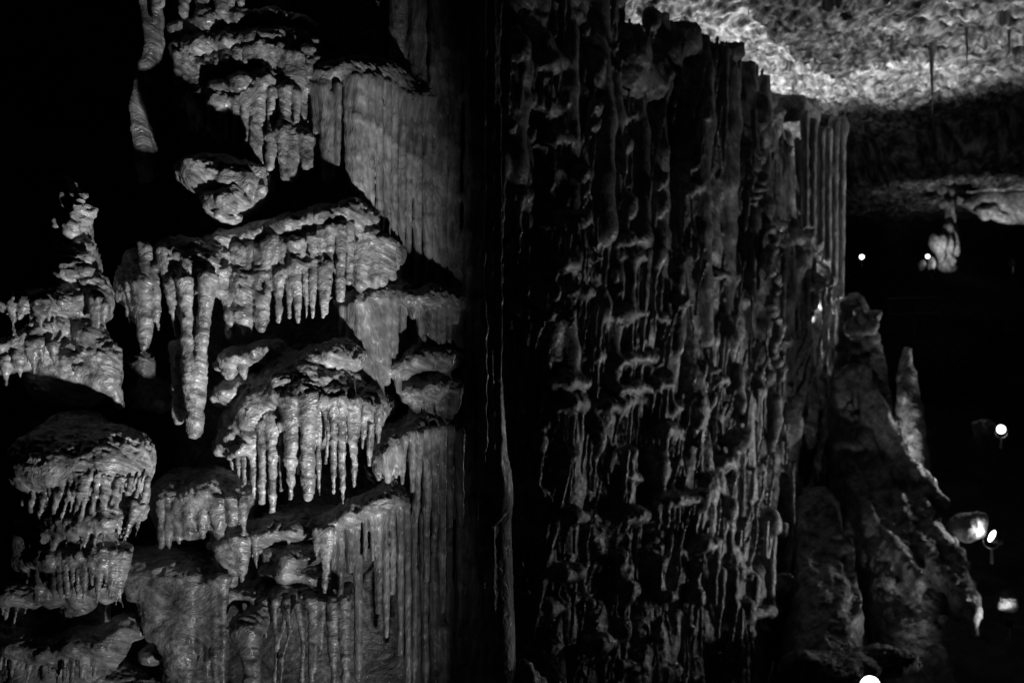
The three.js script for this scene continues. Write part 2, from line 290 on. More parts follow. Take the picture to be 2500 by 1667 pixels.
  // ledge 4: long stalactites
  L = ledge([[440, 262, 0.2, 14], [490, 262, 0.36, 22], [545, 240, 0.46, 26], [600, 222, 0.5, 26], [660, 214, 0.5, 26], [712, 226, 0.44, 24]], { sz: 2.6 });
  t.fringe([[470, 270, .36, 20], [540, 260, .46, 20]], L, { step: 11, len: 40, w: 9, drop: 0.3, vary: .5 });
  for (const [x, y0, y1, w] of [[517, 255, 320, 10], [533, 250, 346, 15], [551, 250, 345, 10], [574, 245, 352, 9], [597, 240, 368, 11], [618, 225, 390, 12], [633, 225, 404, 15], [663, 225, 328, 10], [697, 225, 315, 15], [722, 230, 300, 10]]) stal(x, y0, y1, 0.5, w, { parent: L, tip: 0.7, wob: 0.15, flare: 1.35 });
  // knob between
  L = ledge([[662, 345, 0.5, 16], [700, 332, 0.56, 24], [745, 345, 0.48, 20]], { sz: 2.2 });
  for (const [x, y1, w] of [[661, 414, 12], [692, 440, 14], [712, 443, 16], [745, 416, 15], [757, 410, 8]]) stal(x, 340, y1, 0.54, w, { parent: L, tip: 0.8, wob: 0.1 });
  lump(735, 285, 0.36, 30, 40, 0.2);
  // ledge 5: long right-hand flutes
  L = ledge([[755, 222, 0.26, 22], [800, 208, 0.27, 28], [850, 200, 0.22, 34], [905, 200, 0.12, 36], [955, 216, -0.06, 34], [1010, 250, -0.24, 32]], { sz: 2.4, k: 0.16 });
  for (const [x, y0, y1, w, p] of [[770, 215, 330, 12, .34], [792, 215, 446, 16, .36], [806, 230, 444, 9, .36], [824, 210, 408, 9, .36], [848, 200, 430, 13, .3], [868, 195, 470, 15, .3], [886, 195, 505, 11, .26], [903, 195, 530, 13, .24], [922, 195, 560, 12, .18], [942, 205, 600, 13, .1], [960, 215, 640, 12, .02], [978, 230, 700, 13, -.06], [997, 240, 660, 12, -.14], [1016, 240, 700, 14, -.2], [1040, 240, 680, 15, -.28], [1066, 240, 700, 15, -.36], [1092, 220, 660, 15, -.44]]) stal(x, y0, y1, p, w, { parent: L, tip: 0.75, wob: 0.15, flare: 1.2, name: 'flute' });
  // lit lobe between the big shadows
  L = lump(540, 428, 0.84, 108, 38, 0.5); lump(590, 448, 0.88, 60, 36, 0.4, { parent: L }); lump(630, 462, 0.84, 26, 34, 0.3, { parent: L });
  lump(556, 508, 0.9, 52, 40, 0.36, { parent: L }); lump(510, 440, 0.84, 50, 36, 0.3, { parent: L }); lump(598, 492, 0.88, 26, 30, 0.3, { parent: L });
  F.use(L).rod(t.pt(560, 440, 0.3), t.pt(620, 440, -0.8), 0.1, 0.2, 0.08);
  t.crust(550, 430, 0.86, 95, 26, 26, 11, { parent: L }); t.crust(556, 510, 0.92, 46, 32, 14, 11, { parent: L });
  t.fringe([[520, 465, .82, 20], [640, 470, .84, 20]], L, { step: 18, len: 14, w: 10, drop: .4 });
  // ledge 7: the broad middle ledge and its tiers of stalactites
  L = ledge([[400, 640, 0.72, 34], [480, 628, 0.78, 34], [560, 606, 0.72, 30], [640, 580, 0.72, 30], [720, 562, 0.74, 30], [800, 545, 0.72, 34], [865, 535, 0.6, 34], [905, 548, 0.44, 26]], { sz: 3.4, fringe: { step: 17, len: 26, w: 10, drop: 0.5 } });
  for (const [x, y0, y1, w, p] of [[563, 600, 735, 9, .7], [580, 615, 684, 13, .74], [596, 620, 678, 11, .74], [614, 610, 690, 12, .74], [632, 615, 672, 12, .76], [650, 610, 672, 13, .77], [672, 600, 662, 13, .76], [694, 600, 690, 12, .76], [715, 600, 700, 14, .78], [736, 600, 668, 10, .76], [760, 580, 640, 11, .76], [782, 570, 660, 12, .74], [806, 560, 700, 10, .74], [832, 555, 735, 12, .7], [850, 555, 690, 12, .62]]) stal(x, y0, y1, p, w, { parent: L, tip: 0.65, wob: 0.25 });
  const L7 = ledge([[566, 700, 0.66, 18], [600, 690, 0.76, 20], [645, 676, 0.78, 16], [690, 676, 0.76, 14], [730, 648, 0.8, 14], [790, 650, 0.78, 14]], { sz: 2.4, k: 0.05 });
  for (const [x, y0, y1, w] of [[560, 720, 822, 14], [588, 690, 790, 20], [602, 740, 818, 15], [629, 680, 800, 10], [640, 730, 812, 17], [655, 690, 795, 9], [678, 680, 795, 12], [703, 690, 781, 7], [722, 650, 720, 13], [725, 700, 793, 10], [745, 660, 781, 6], [764, 660, 780, 9], [786, 660, 781, 10], [800, 650, 770, 8]]) stal(x, y0, y1, 0.78, w, { parent: L7, tip: 0.6, wob: 0.25 });
  lump(604, 715, 0.84, 26, 20, 0.2, { parent: L7 }); lump(598, 770, 0.82, 24, 20, 0.2, { parent: L7 });
  // right-hand drapery lobe beside it
  L = ledge([[872, 600, 0.4, 22], [910, 592, 0.42, 24], [955, 618, 0.3, 20]], { sz: 3 });
  for (const [x, y1, w, p] of [[866, 700, 14, .42], [883, 712, 16, .44], [900, 700, 10, .42], [914, 700, 14, .42], [934, 696, 14, .38], [952, 680, 12, .34], [966, 660, 9, .28]]) stal(x, 600, y1, p, w, { parent: L, tip: 0.8, wob: 0.1, flare: 1.2 });
  // ledge 9: second right-hand tier
  L = ledge([[835, 752, 0.36, 20], [880, 740, 0.38, 22], [930, 726, 0.32, 22], [985, 712, 0.16, 20]], { sz: 3 });
  for (const [x, y0, y1, w, p] of [[838, 750, 822, 11, .38], [856, 750, 872, 12, .4], [874, 745, 890, 12, .4], [892, 745, 930, 13, .38], [908, 740, 955, 11, .36], [926, 735, 966, 13, .32], [944, 730, 940, 13, .28], [962, 730, 930, 12, .22], [980, 720, 900, 12, .14]]) stal(x, y0, y1, p, w, { parent: L, tip: 0.7, wob: 0.15, flare: 1.2, name: 'flute' });
  // small lobes under the middle ledge
  L = ledge([[545, 895, 0.84, 18], [590, 876, 0.92, 22], [640, 862, 0.88, 18], [672, 850, 0.74, 12]], { sz: 4, fringe: { step: 14, len: 22, w: 8, drop: .5 } });
  stal(592, 880, 928, 0.93, 11, { parent: L }); stal(560, 890, 922, 0.9, 16, { parent: L, tip: .8 });
  L = ledge([[535, 968, 0.82, 16], [570, 955, 0.88, 20], [600, 940, 0.8, 14]], { sz: 4, fringe: { step: 14, len: 12, w: 8, drop: .5 } });
  L = ledge([[780, 872, 0.78, 20], [825, 864, 0.84, 27], [866, 878, 0.72, 20]], { sz: 3.4, fringe: { step: 13, len: 12, w: 9, drop: .5 } });
  // ledge 12: sloping ledge with the longest stalactites
  L = ledge([[548, 1090, 0.72, 24], [590, 1060, 0.84, 34], [640, 1010, 0.9, 40], [700, 960, 0.94, 40], [760, 945, 0.94, 36], [830, 960, 0.86, 32], [900, 985, 0.66, 28], [935, 1000, 0.5, 22]], { sz: 3.2, fringe: { step: 18, len: 30, w: 10, drop: 0.5 } });
  for (const [x, y0, y1, w, p, tip] of [[556, 1090, 1120, 10, .74, .6], [570, 1090, 1150, 11, .78, .4], [584, 1085, 1172, 9, .82, .4], [597, 1075, 1190, 9, .84, .4], [616, 1060, 1215, 12, .88, .35], [642, 1040, 1228, 11, .9, .4], [665, 1030, 1252, 13, .92, .3], [684, 1010, 1200, 7, .9, .6], [708, 985, 1222, 20, .97, .2], [728, 990, 1160, 10, .92, .4], [752, 980, 1222, 19, .97, .55], [776, 980, 1212, 7, .92, .5], [790, 990, 1090, 8, .9, .4], [812, 985, 1212, 8, .92, .5], [834, 985, 1236, 10, .9, .5], [852, 985, 1120, 9, .84, .5], [868, 985, 1196, 11, .82, .6], [888, 990, 1100, 9, .74, .4], [904, 1000, 1140, 9, .7, .4], [922, 1000, 1085, 10, .62, .4]]) stal(x, y0, y1, p, w, { parent: L, tip, wob: 0.25, flare: 1.4 });
  cord([[790, 1000, .94], [800, 1060, .95], [795, 1130, .93]], 3, { parent: L }); cord([[898, 985, .72], [906, 1040, .74], [897, 1110, .72]], 3.5, { parent: L });
  ledge([[590, 1030, 0.72, 36], [650, 962, 0.78, 40], [715, 915, 0.78, 38], [770, 905, 0.76, 30], [840, 935, 0.7, 26]], { sz: 2.6, k: 0.12, name: 'apron', parent: L });
  for (let i = 0; i < 24; i++) { const u = t.r(), v = t.r(), x = 570 + 230 * u, y = 1075 - 150 * u + (v - 0.3) * 75; ledge([[x - 16 - 12 * t.r(), y + 8, 0.8 + .12 * v, 5], [x, y - 2, 0.85 + .12 * v, 7], [x + 16 + 14 * t.r(), y - 9, 0.8 + .12 * v, 5]], { sz: 1.5, k: 0.03, name: 'rimstone', parent: L }); }
  for (let i = 0; i < 0; i++) ledge([[575 + i * 22, 1062 - i * 28, 0.86 + i * .02, 8], [620 + i * 26, 1046 - i * 26, 0.93, 10], [660 + i * 24, 1030 - i * 24, 0.94, 8]], { sz: 2, k: 0.03, name: 'rimstone', parent: L });
  // ledge 13, 14: right-hand domes and their flutes
  L = ledge([[935, 1120, 0.5, 24], [960, 1075, 0.48, 30], [1010, 1048, 0.34, 30], [1070, 1040, 0.1, 28]], { sz: 2.8 });
  lump(945, 1130, 0.54, 32, 48, 0.2, { parent: L });
  for (const [x, y0, y1, w, p] of [[925, 1120, 1175, 11, .5], [945, 1110, 1182, 14, .54], [966, 1090, 1172, 10, .5], [986, 1070, 1185, 9, .48], [1004, 1060, 1205, 10, .42], [1022, 1060, 1280, 10, .36], [1040, 1055, 1420, 11, .28], [1058, 1055, 1300, 12, .2], [1076, 1050, 1500, 12, .12], [1096, 1050, 1290, 13, .02], [1118, 1060, 1300, 14, -.08]]) stal(x, y0, y1, p, w, { parent: L, tip: 0.6, wob: 0.2, flare: 1.25, name: 'flute' });
  L = ledge([[812, 1275, 0.5, 20], [860, 1255, 0.54, 24], [905, 1232, 0.56, 24], [950, 1212, 0.5, 26], [990, 1222, 0.36, 22]], { sz: 2.8 });
  for (const [x, y0, y1, w, p] of [[815, 1280, 1440, 9, .54], [830, 1270, 1520, 11, .54], [852, 1270, 1400, 12, .54], [872, 1265, 1667, 14, .52], [892, 1250, 1370, 9, .56], [906, 1240, 1372, 8, .58], [922, 1240, 1500, 11, .54], [940, 1230, 1560, 10, .54], [958, 1225, 1450, 10, .5], [976, 1230, 1600, 11, .44], [994, 1230, 1680, 11, .36], [1012, 1240, 1690, 12, .26], [1034, 1260, 1690, 13, .16]]) stal(x, y0, y1, p - 0.06, w * .9, { parent: L, tip: 0.7, wob: 0.2, flare: 1.3, name: 'flute' });
  // ledge 15: rounded ledge on the lower left
  L = ledge([[385, 1215, 0.62, 36], [440, 1200, 0.72, 46], [520, 1196, 0.78, 46], [590, 1222, 0.7, 34]], { sz: 2.4, fringe: { step: 17, len: 46, w: 12, drop: 0.6 } });
  for (const [x, y1, w] of [[392, 1338, 8], [412, 1340, 7], [432, 1330, 8], [462, 1320, 18], [496, 1322, 14], [530, 1300, 18], [565, 1280, 12], [592, 1300, 9]]) stal(x, 1220, y1, 0.76, w, { parent: L, tip: .6 });
  for (const [x, y, w, h] of [[410, 1240, 36, 40], [455, 1245, 40, 46], [505, 1240, 40, 46], [555, 1245, 36, 40], [590, 1250, 22, 30], [430, 1285, 34, 34], [480, 1290, 30, 34], [545, 1290, 28, 30]]) lump(x, y, 0.72 + .04 * t.r(), w, h, 0.2, { parent: L });
  // ledge 16
  L = ledge([[530, 1335, 0.66, 20], [590, 1310, 0.72, 26], [660, 1296, 0.68, 26], [730, 1290, 0.62, 26], [800, 1290, 0.56, 24]], { sz: 2.6, fringe: { step: 18, len: 22, w: 9, drop: .5 } });
  for (const [x, y0, y1, w, tip] of [[540, 1340, 1425, 18, .9], [562, 1350, 1428, 12, .8], [590, 1330, 1424, 18, .15], [600, 1340, 1405, 7, .3], [622, 1310, 1392, 8, .4], [770, 1300, 1360, 9, .5], [790, 1300, 1450, 10, .5], [803, 1300, 1400, 9, .5]]) stal(x, y0, y1, 0.72, w, { parent: L, tip });
  L = ledge([[660, 1352, 0.62, 16], [710, 1362, 0.66, 20], [770, 1356, 0.6, 18]], { sz: 2.6, fringe: { step: 14, len: 24, w: 8, drop: .5 } });
  L = ledge([[650, 1400, 0.6, 16], [700, 1396, 0.66, 18], [770, 1410, 0.6, 18]], { sz: 2.6, fringe: { step: 15, len: 30, w: 8, drop: .5 } });
  // lower-left bulk with flutes
  L = ledge([[320, 1372, 0.66, 26], [380, 1385, 0.76, 34], [440, 1395, 0.84, 44], [500, 1420, 0.82, 36]], { sz: 2.2, fringe: { step: 15, len: 60, w: 12, drop: .5 } });
  for (const [x, y0, y1, w, tip] of [[322, 1380, 1460, 10, .4], [345, 1390, 1500, 12, .4], [368, 1400, 1560, 14, .4], [392, 1400, 1590, 15, .5], [416, 1410, 1640, 14, .5], [440, 1420, 1690, 18, .6], [468, 1420, 1690, 17, .6], [492, 1430, 1600, 13, .5], [506, 1430, 1660, 10, .4], [524, 1420, 1690, 12, .6], [543, 1420, 1690, 10, .6]]) stal(x, y0, y1, 0.84, w, { parent: L, tip });
  for (const [x, y, w, h] of [[350, 1400, 36, 44], [390, 1420, 40, 60], [440, 1420, 44, 60], [485, 1450, 34, 60], [430, 1490, 40, 60], [470, 1530, 30, 70], [400, 1480, 30, 60], [450, 1580, 30, 70]]) lump(x, y, 0.8 + .05 * t.r(), w, h, 0.22, { parent: L, k: 0.1 });
  L = ledge([[515, 1462, 0.66, 16], [560, 1452, 0.72, 20], [620, 1450, 0.7, 20]], { sz: 2.4, fringe: { step: 15, len: 26, w: 9 } });
  // hanging knob and forked rivulets at the bottom
  L = ledge([[590, 1530, 0.78, 30], [630, 1512, 0.8, 34]], { sz: 1.4, name: 'knob' });
  stal(602, 1540, 1700, 0.8, 24, { parent: L, tip: 0.8, flare: 1.7 });
  L = ledge([[650, 1455, 0.62, 22], [700, 1450, 0.68, 22], [770, 1455, 0.64, 22], [810, 1490, 0.5, 22]], { sz: 2.6, fringe: { step: 17, len: 40, w: 9 } });
  cord([[668, 1470, .72], [672, 1540, .73], [676, 1580, .73], [668, 1690, .72]], 6, { parent: L }); cord([[698, 1470, .74], [692, 1530, .74], [676, 1580, .73]], 6, { parent: L });
  cord([[702, 1490, .76], [708, 1540, .76], [688, 1610, .76], [684, 1690, .75]], 5, { parent: L }); cord([[725, 1480, .74], [736, 1540, .74], [740, 1580, .74], [735, 1700, .73]], 7, { parent: L });
  for (const [x, y1, w] of [[648, 1560, 7], [770, 1640, 8], [786, 1600, 7], [760, 1700, 9], [812, 1690, 12], [840, 1700, 14]]) stal(x, 1470, y1, 0.68, w, { parent: L, tip: .4 });
  // the two heavy pendants on the left of the middle ledge
  L = ledge([[335, 640, 0.78, 26], [355, 668, 0.84, 34]], { sz: 1.5, name: 'pendant' });
  lump(318, 700, 0.86, 36, 50, 0.16, { parent: L }); lump(345, 735, 0.9, 30, 60, 0.15, { parent: L });
  stal(352, 700, 860, 0.92, 24, { parent: L, tip: .55, wob: .15 }); stal(300, 690, 790, 0.86, 7, { parent: L, tip: .3, lean: 18 }); stal(310, 690, 775, 0.9, 8, { parent: L, tip: .3, lean: 14 });
  for (const [x, y0, y1, w, l] of [[345, 600, 770, 9, 24], [358, 610, 790, 9, 20], [378, 660, 810, 9, 8], [398, 620, 800, 8, 26], [408, 640, 830, 8, 22]]) stal(x, y0, y1, 0.92, w, { parent: L, tip: .45, lean: l });
  L = lump(446, 665, 0.9, 52, 62, 0.26, { name: 'pendant' }); lump(505, 668, 0.98, 46, 52, 0.26, { parent: L }); lump(470, 640, 0.92, 70, 40, 0.3, { parent: L }); lump(535, 690, 0.92, 22, 40, 0.2, { parent: L });
  stal(452, 690, 930, 1.0, 15, { parent: L, tip: .9, wob: .2, lean: 10, flare: 1.6 }); stal(508, 690, 920, 1.02, 15, { parent: L, tip: .9, wob: .2, lean: -26, flare: 1.7 }); lump(520, 640, 0.9, 40, 30, .2, { parent: L }); lump(425, 625, .86, 30, 34, .2, { parent: L }); stal(516, 700, 800, 0.96, 10, { parent: L, tip: .4, lean: -20 });
  stal(474, 850, 1072, 0.98, 27, { parent: L, tip: .72, wob: .12, flare: 1.05, lean: 4 }); stal(440, 860, 1040, 0.86, 20, { parent: L, tip: .7 });
  for (const [x, y0, y1, w, l] of [[420, 690, 790, 8, 16], [412, 700, 850, 7, 22], [438, 700, 820, 9, 12]]) stal(x, y0, y1, 0.96, w, { parent: L, tip: .4, lean: l });
  t.crust(470, 655, 0.98, 80, 50, 26, 13, { parent: L });
  // dull lobe hanging behind the pendants
  L = lump(372, 968, 0.0, 46, 36, 0.16, { name: 'lobe' }); lump(340, 930, -0.05, 36, 60, 0.18, { parent: L }); lump(395, 980, 0.02, 22, 28, 0.1, { parent: L }); lump(350, 900, 0, 24, 50, 0.1, { parent: L }); F.use(L).rod(t.pt(375, 965, -0.15), t.pt(480, 960, -0.75), 0.08, 0.2, 0.08);
  F.build(o, calcite, relief(1.5), (x, y, z) => z > -8.9);
  // the column goes on down to the cave floor
  const B = new Formation([-4.2, -7.9, -10.2], [1.3, -2.5, -6.4], 0.055); B.part('foot');
  for (const [x, z, r] of [[-0.6, -8.7, 0.8], [-1.5, -8.5, 0.85], [-2.15, -8.25, 0.6], [-0.1, -8.9, 0.5]]) B.rod([x, -2.75 - r, z], [x * 1.1 - 0.1, -7.6, z], r, r * 1.25, 0.3);
  const rise = relief(2.5); B.build(o, calcite, (x, y, z, n) => rise(x, y, z, n) + noise(x * 5, y * 0.8, z * 5) * 0.09);
}

// ------------------------------------------------------------------ thin curtain behind the column's left edge
{
  const o = thing('stone_drapery', 'thin wavy stone drapery hanging left of the bright column, only its left edge lit', 'drapery');
  const F = new Formation([-3.2, 0.9, -8.5], [-2.1, 3.15, -7.2], 0.0135), t = tools(F, 7.6, 21);
  const L = F.part('sheet');
  const edge = [[342, -120], [346, 0], [354, 60], [358, 115], [346, 155], [338, 200], [324, 258], [328, 310], [336, 380], [342, 440]];
  for (let k = 0; k < 6; k++) F.use(L).chain(edge.map(([x, y], i) => t.pt(x + k * 13 + Math.sin(i * 0.8 + k) * 2, y - k * k * 1.2, -0.02 * k * k * 0.6)), 0.026, 0.03);
  for (const [x, y0, y1] of [[378, -100, 60], [395, -100, 20]]) t.stal(x, y0, y1, 0.06, 14, { parent: L, name: 'fold', tip: 0.5 });
  F.build(o, calciteDry, relief(0.3));
}
// ------------------------------------------------------------------ rough spire with dripping ledges on the far left
{
  const o = thing('flowstone_spire', 'rough leaning flowstone spire with dripping ledges at the left edge of the picture', 'stalagmite');
  const F = new Formation([-3.75, -0.7, -7.9], [-2.35, 1.3, -6.1], 0.0125), t = tools(F, 6.9, 31), { ledge, stal, lump, cord } = t;
  F.part('trunk');
  F.chain([t.pt(150, 470, -0.3), t.pt(160, 560, -0.25), t.pt(165, 660, -0.2), t.pt(150, 800, -0.15), t.pt(165, 900, -0.1)], [0.1, 0.15, 0.2, 0.25, 0.28], 0.08);
  F.chain([t.pt(-60, 780, -0.4), t.pt(120, 840, -0.3)], [0.3, 0.3], 0.1);
  lump(172, 492, -0.02, 24, 30, 0.12); lump(110, 530, -0.1, 44, 30, 0.12); lump(190, 540, 0, 22, 40, 0.12);
  lump(198, 640, 0.06, 30, 50, 0.14); lump(180, 690, 0.1, 40, 44, 0.16); lump(238, 722, 0.1, 28, 50, 0.14); lump(250, 750, 0.1, 18, 40, 0.1);
  for (const [x, y0, y1, w] of [[226, 730, 800, 8], [240, 740, 802, 9], [254, 750, 790, 8]]) stal(x, y0, y1, 0.14, w, { tip: .5 });
  lump(200, 780, 0.1, 24, 22, 0.1); lump(212, 812, 0.12, 20, 16, 0.1); lump(225, 838, 0.12, 22, 14, 0.1);
  t.crust(180, 530, 0.06, 40, 50, 14, 10); t.crust(180, 670, 0.14, 50, 50, 22, 10); t.crust(170, 880, 0.18, 90, 40, 26, 10); t.crust(250, 900, 0.1, 24, 60, 16, 8);
  let L = F.part('ridge'); F.chain([t.pt(222, 830, 0.05), t.pt(250, 880, 0.05), t.pt(262, 920, 0.02), t.pt(290, 995, -0.05)], [0.09, 0.1, 0.085, 0.03], 0.04);
  F.chain([t.pt(110, 880, 0), t.pt(180, 905, 0.02), t.pt(240, 920, 0.02)], [0.12, 0.12, 0.1], 0.06);
  L = ledge([[-40, 738, 0.3, 20], [30, 745, 0.34, 20], [85, 740, 0.34, 24], [140, 735, 0.3, 24], [180, 740, 0.2, 20]], { sz: 2.2, fringe: { step: 20, len: 40, w: 7, tip: .25 } });
  for (const [x, y1, w, l] of [[28, 812, 9, 3], [95, 800, 9, 4], [55, 790, 7, -12], [112, 788, 8, -12], [150, 772, 8, 0]]) stal(x, 745, y1, 0.36, w, { parent: L, tip: .15, flare: 1.9, lean: l });
  L = ledge([[-40, 858, 0.32, 18], [20, 850, 0.34, 16], [60, 830, 0.34, 14], [110, 818, 0.3, 14], [140, 800, 0.2, 12]], { sz: 2.2, fringe: { step: 22, len: 24, w: 7, tip: .25 } });
  for (const [x, y0, y1, w] of [[12, 880, 944, 9], [46, 880, 924, 9], [80, 850, 912, 10], [98, 840, 885, 6], [128, 850, 892, 7], [190, 900, 932, 8]]) stal(x, y0, y1, 0.34, w, { parent: L, tip: .15, flare: 1.8, lean: 3 });
  lump(40, 885, 0.3, 26, 22, 0.1, { parent: L }); lump(84, 850, 0.32, 20, 14, 0.1, { parent: L }); lump(5, 900, 0.3, 24, 18, 0.1, { parent: L }); lump(134, 872, 0.16, 18, 24, 0.1, { parent: L });
  F.build(o, calcite, relief(1.5));
  const B = new Formation([-4.4, -7.9, -8.6], [-2.4, -0.4, -6.6], 0.05); B.part('foot'); B.rod([-3.25, -0.85, -7.5], [-3.3, -7.6, -7.6], 0.28, 0.7, 0.1); B.build(o, calcite, relief(2.5));
}
// ------------------------------------------------------------------ mushroom-shaped mound at the lower left
{
  const o = thing('flowstone_mound', 'mushroom shaped flowstone mound with a domed cap and root-like drips, lower left', 'stalagmite');
  const F = new Formation([-3.6, -2.75, -7.9], [-2.05, -0.15, -5.75], 0.0125), t = tools(F, 6.5, 41), { ledge, stal, lump, cord } = t, q = t.r;
  F.part('stem'); F.chain([t.pt(190, 1400, -0.6), t.pt(205, 1640, -0.95)], [0.1, 0.2], 0.08); F.chain([t.pt(190, 1120, -0.4), t.pt(190, 1300, -0.42), t.pt(190, 1420, -0.5)], [0.3, 0.24, 0.1], 0.08);
  let cap = F.part('cap'); F.blob(t.pt(205, 1128, -0.3), [0.41, 0.24, 0.46], 0.06); F.blob(t.pt(285, 1130, -0.2), [0.2, 0.22, 0.3], 0.08); F.blob(t.pt(110, 1130, -0.2), [0.2, 0.19, 0.28], 0.08);
  // root-like cords from the rim down
  const rim = (x) => 0.16 - Math.pow((x - 200) / 165, 2) * 0.24;
  for (let x = 60; x < 362; x += 13 + q() * 8) {
    const y = 1172 + q() * 14 + Math.abs(x - 250) * 0.04, w = 4 + q() * 4, p = rim(x), dx = -6 - q() * 16, e = 60 + q() * 90, z = (q() - 0.5) * 16;
    cord([[x, y - 12, p - .02], [x + dx * 0.5 + z * .4, y + e * 0.3, p + 0.0], [x + dx + z, y + e * 0.6, p - 0.05], [x + dx * 1.4, y + e, p - 0.08]], w, { parent: cap, name: 'root_drip' });
  }
  for (const [x, y, w, h] of [[230, 1240, 36, 26], [180, 1250, 40, 26], [290, 1240, 30, 26], [130, 1230, 34, 26], [320, 1230, 26, 34], [338, 1215, 18, 24]]) lump(x, y, rim(x) - 0.2, w, h, 0.14);
  let L = ledge([[70, 1290, -0.04, 18], [130, 1300, 0.06, 20], [200, 1290, 0.1, 20], [270, 1270, 0.1, 22], [330, 1255, 0.0, 20]], { sz: 2 });
  for (let x = 70; x < 345; x += 12 + q() * 8) stal(x, 1285 - (x - 70) * .1, 1330 + q() * 60 - (x - 70) * 0.1, rim(x) - 0.04, 5 + q() * 4, { parent: L, tip: .3, lean: -10 - q() * 16, flare: 1.4 });
  for (const [x, y1] of [[344, 1300], [336, 1320], [328, 1330]]) stal(x, 1240, y1, rim(x) + .04, 8, { parent: L, tip: .4, lean: -30 });
  L = ledge([[70, 1370, -0.04, 18], [130, 1365, 0.06, 22], [200, 1362, 0.08, 20], [260, 1360, 0.08, 20], [300, 1350, 0.0, 18]], { sz: 2 });
  for (let x = 66; x < 308; x += 12 + q() * 9) stal(x, 1365, 1420 + q() * 70, rim(x) - 0.06, 5 + q() * 4, { parent: L, tip: .3, lean: (q() - .6) * 14, flare: 1.4 });
  stal(292, 1360, 1480, 0.03, 11, { parent: L, tip: .5, lean: -12 }); stal(275, 1350, 1470, 0.06, 9, { parent: L, tip: .5, lean: -10 });
  for (const [x, y, w, h] of [[100, 1400, 36, 34], [170, 1410, 40, 34], [240, 1410, 36, 34], [130, 1440, 30, 40], [200, 1440, 34, 44], [265, 1430, 26, 44]]) lump(x, y, rim(x) - 0.12, w, h, 0.16);
  F.build(o, calcite, relief(1.35));
}
// ------------------------------------------------------------------ dim low mound in the bottom left corner, nearer still
{
  const o = thing('flowstone_mound', 'dim knobbly flowstone mound filling the bottom left corner', 'stalagmite');
  const F = new Formation([-3.6, -2.9, -8.4], [-2.0, -1.35, -6.4], 0.014), t = tools(F, 7.1, 51), { ledge, stal, lump } = t;
  F.part('core'); F.chain([t.pt(-60, 1470, -0.5), t.pt(120, 1640, -0.45), t.pt(300, 1750, -0.4)], [0.3, 0.34, 0.3], 0.1);
  let L = ledge([[-30, 1455, 0, 22], [40, 1450, 0.04, 24], [100, 1470, 0, 20]], { sz: 2, fringe: { step: 20, len: 70, w: 6, tip: .3, lean: -.3 } });
  L = ledge([[120, 1590, 0.1, 26], [190, 1570, 0.16, 30], [260, 1565, 0.14, 26], [310, 1545, 0.02, 22]], { sz: 2, fringe: { step: 17, len: 80, w: 9, tip: .35, lean: -.1 } });
  lump(310, 1530, 0.0, 26, 28, 0.14); lump(350, 1540, -0.1, 36, 16, 0.1); lump(365, 1600, -0.1, 26, 24, 0.12); lump(270, 1590, 0.1, 40, 34, 0.16);
  L = ledge([[-20, 1560, 0.06, 24], [50, 1570, 0.1, 26], [110, 1590, 0.1, 22]], { sz: 2, fringe: { step: 19, len: 80, w: 8, tip: .3, lean: -.2 } });
  F.build(o, calcite, relief(1.2));
  const B = new Formation([-4.4, -7.9, -9.4], [-1.7, -2.3, -6.4], 0.055); B.part('foot'); B.rod([-2.85, -3.3, -7.75], [-2.9, -7.6, -7.7], 0.5, 0.9, 0.1); B.rod([-3.4, -3.0, -7.75], [-3.4, -7.6, -7.7], 0.4, 0.8, 0.2); B.build(o, calcite, relief(2.5));
}

// ------------------------------------------------------------------ the great wall of dripstone receding to the right, in five cascades
const wallD = (px) => 7.86 / (0.618 - (px - 1250) * S);
const foot = (py) => Math.max(0, (py - 900) / 767) ** 1.3 * 0.8;                 // the wall spreads towards its foot
const wallStretch = (px) => 1.1755 / (0.618 - (Math.min(px, 2075) - 1250) * S);    // the wall is seen aslant: out of the wall is this much longer along the view
const wallOut = (x, z) => (x + 0.618 * z + 7.86) / 1.1755;
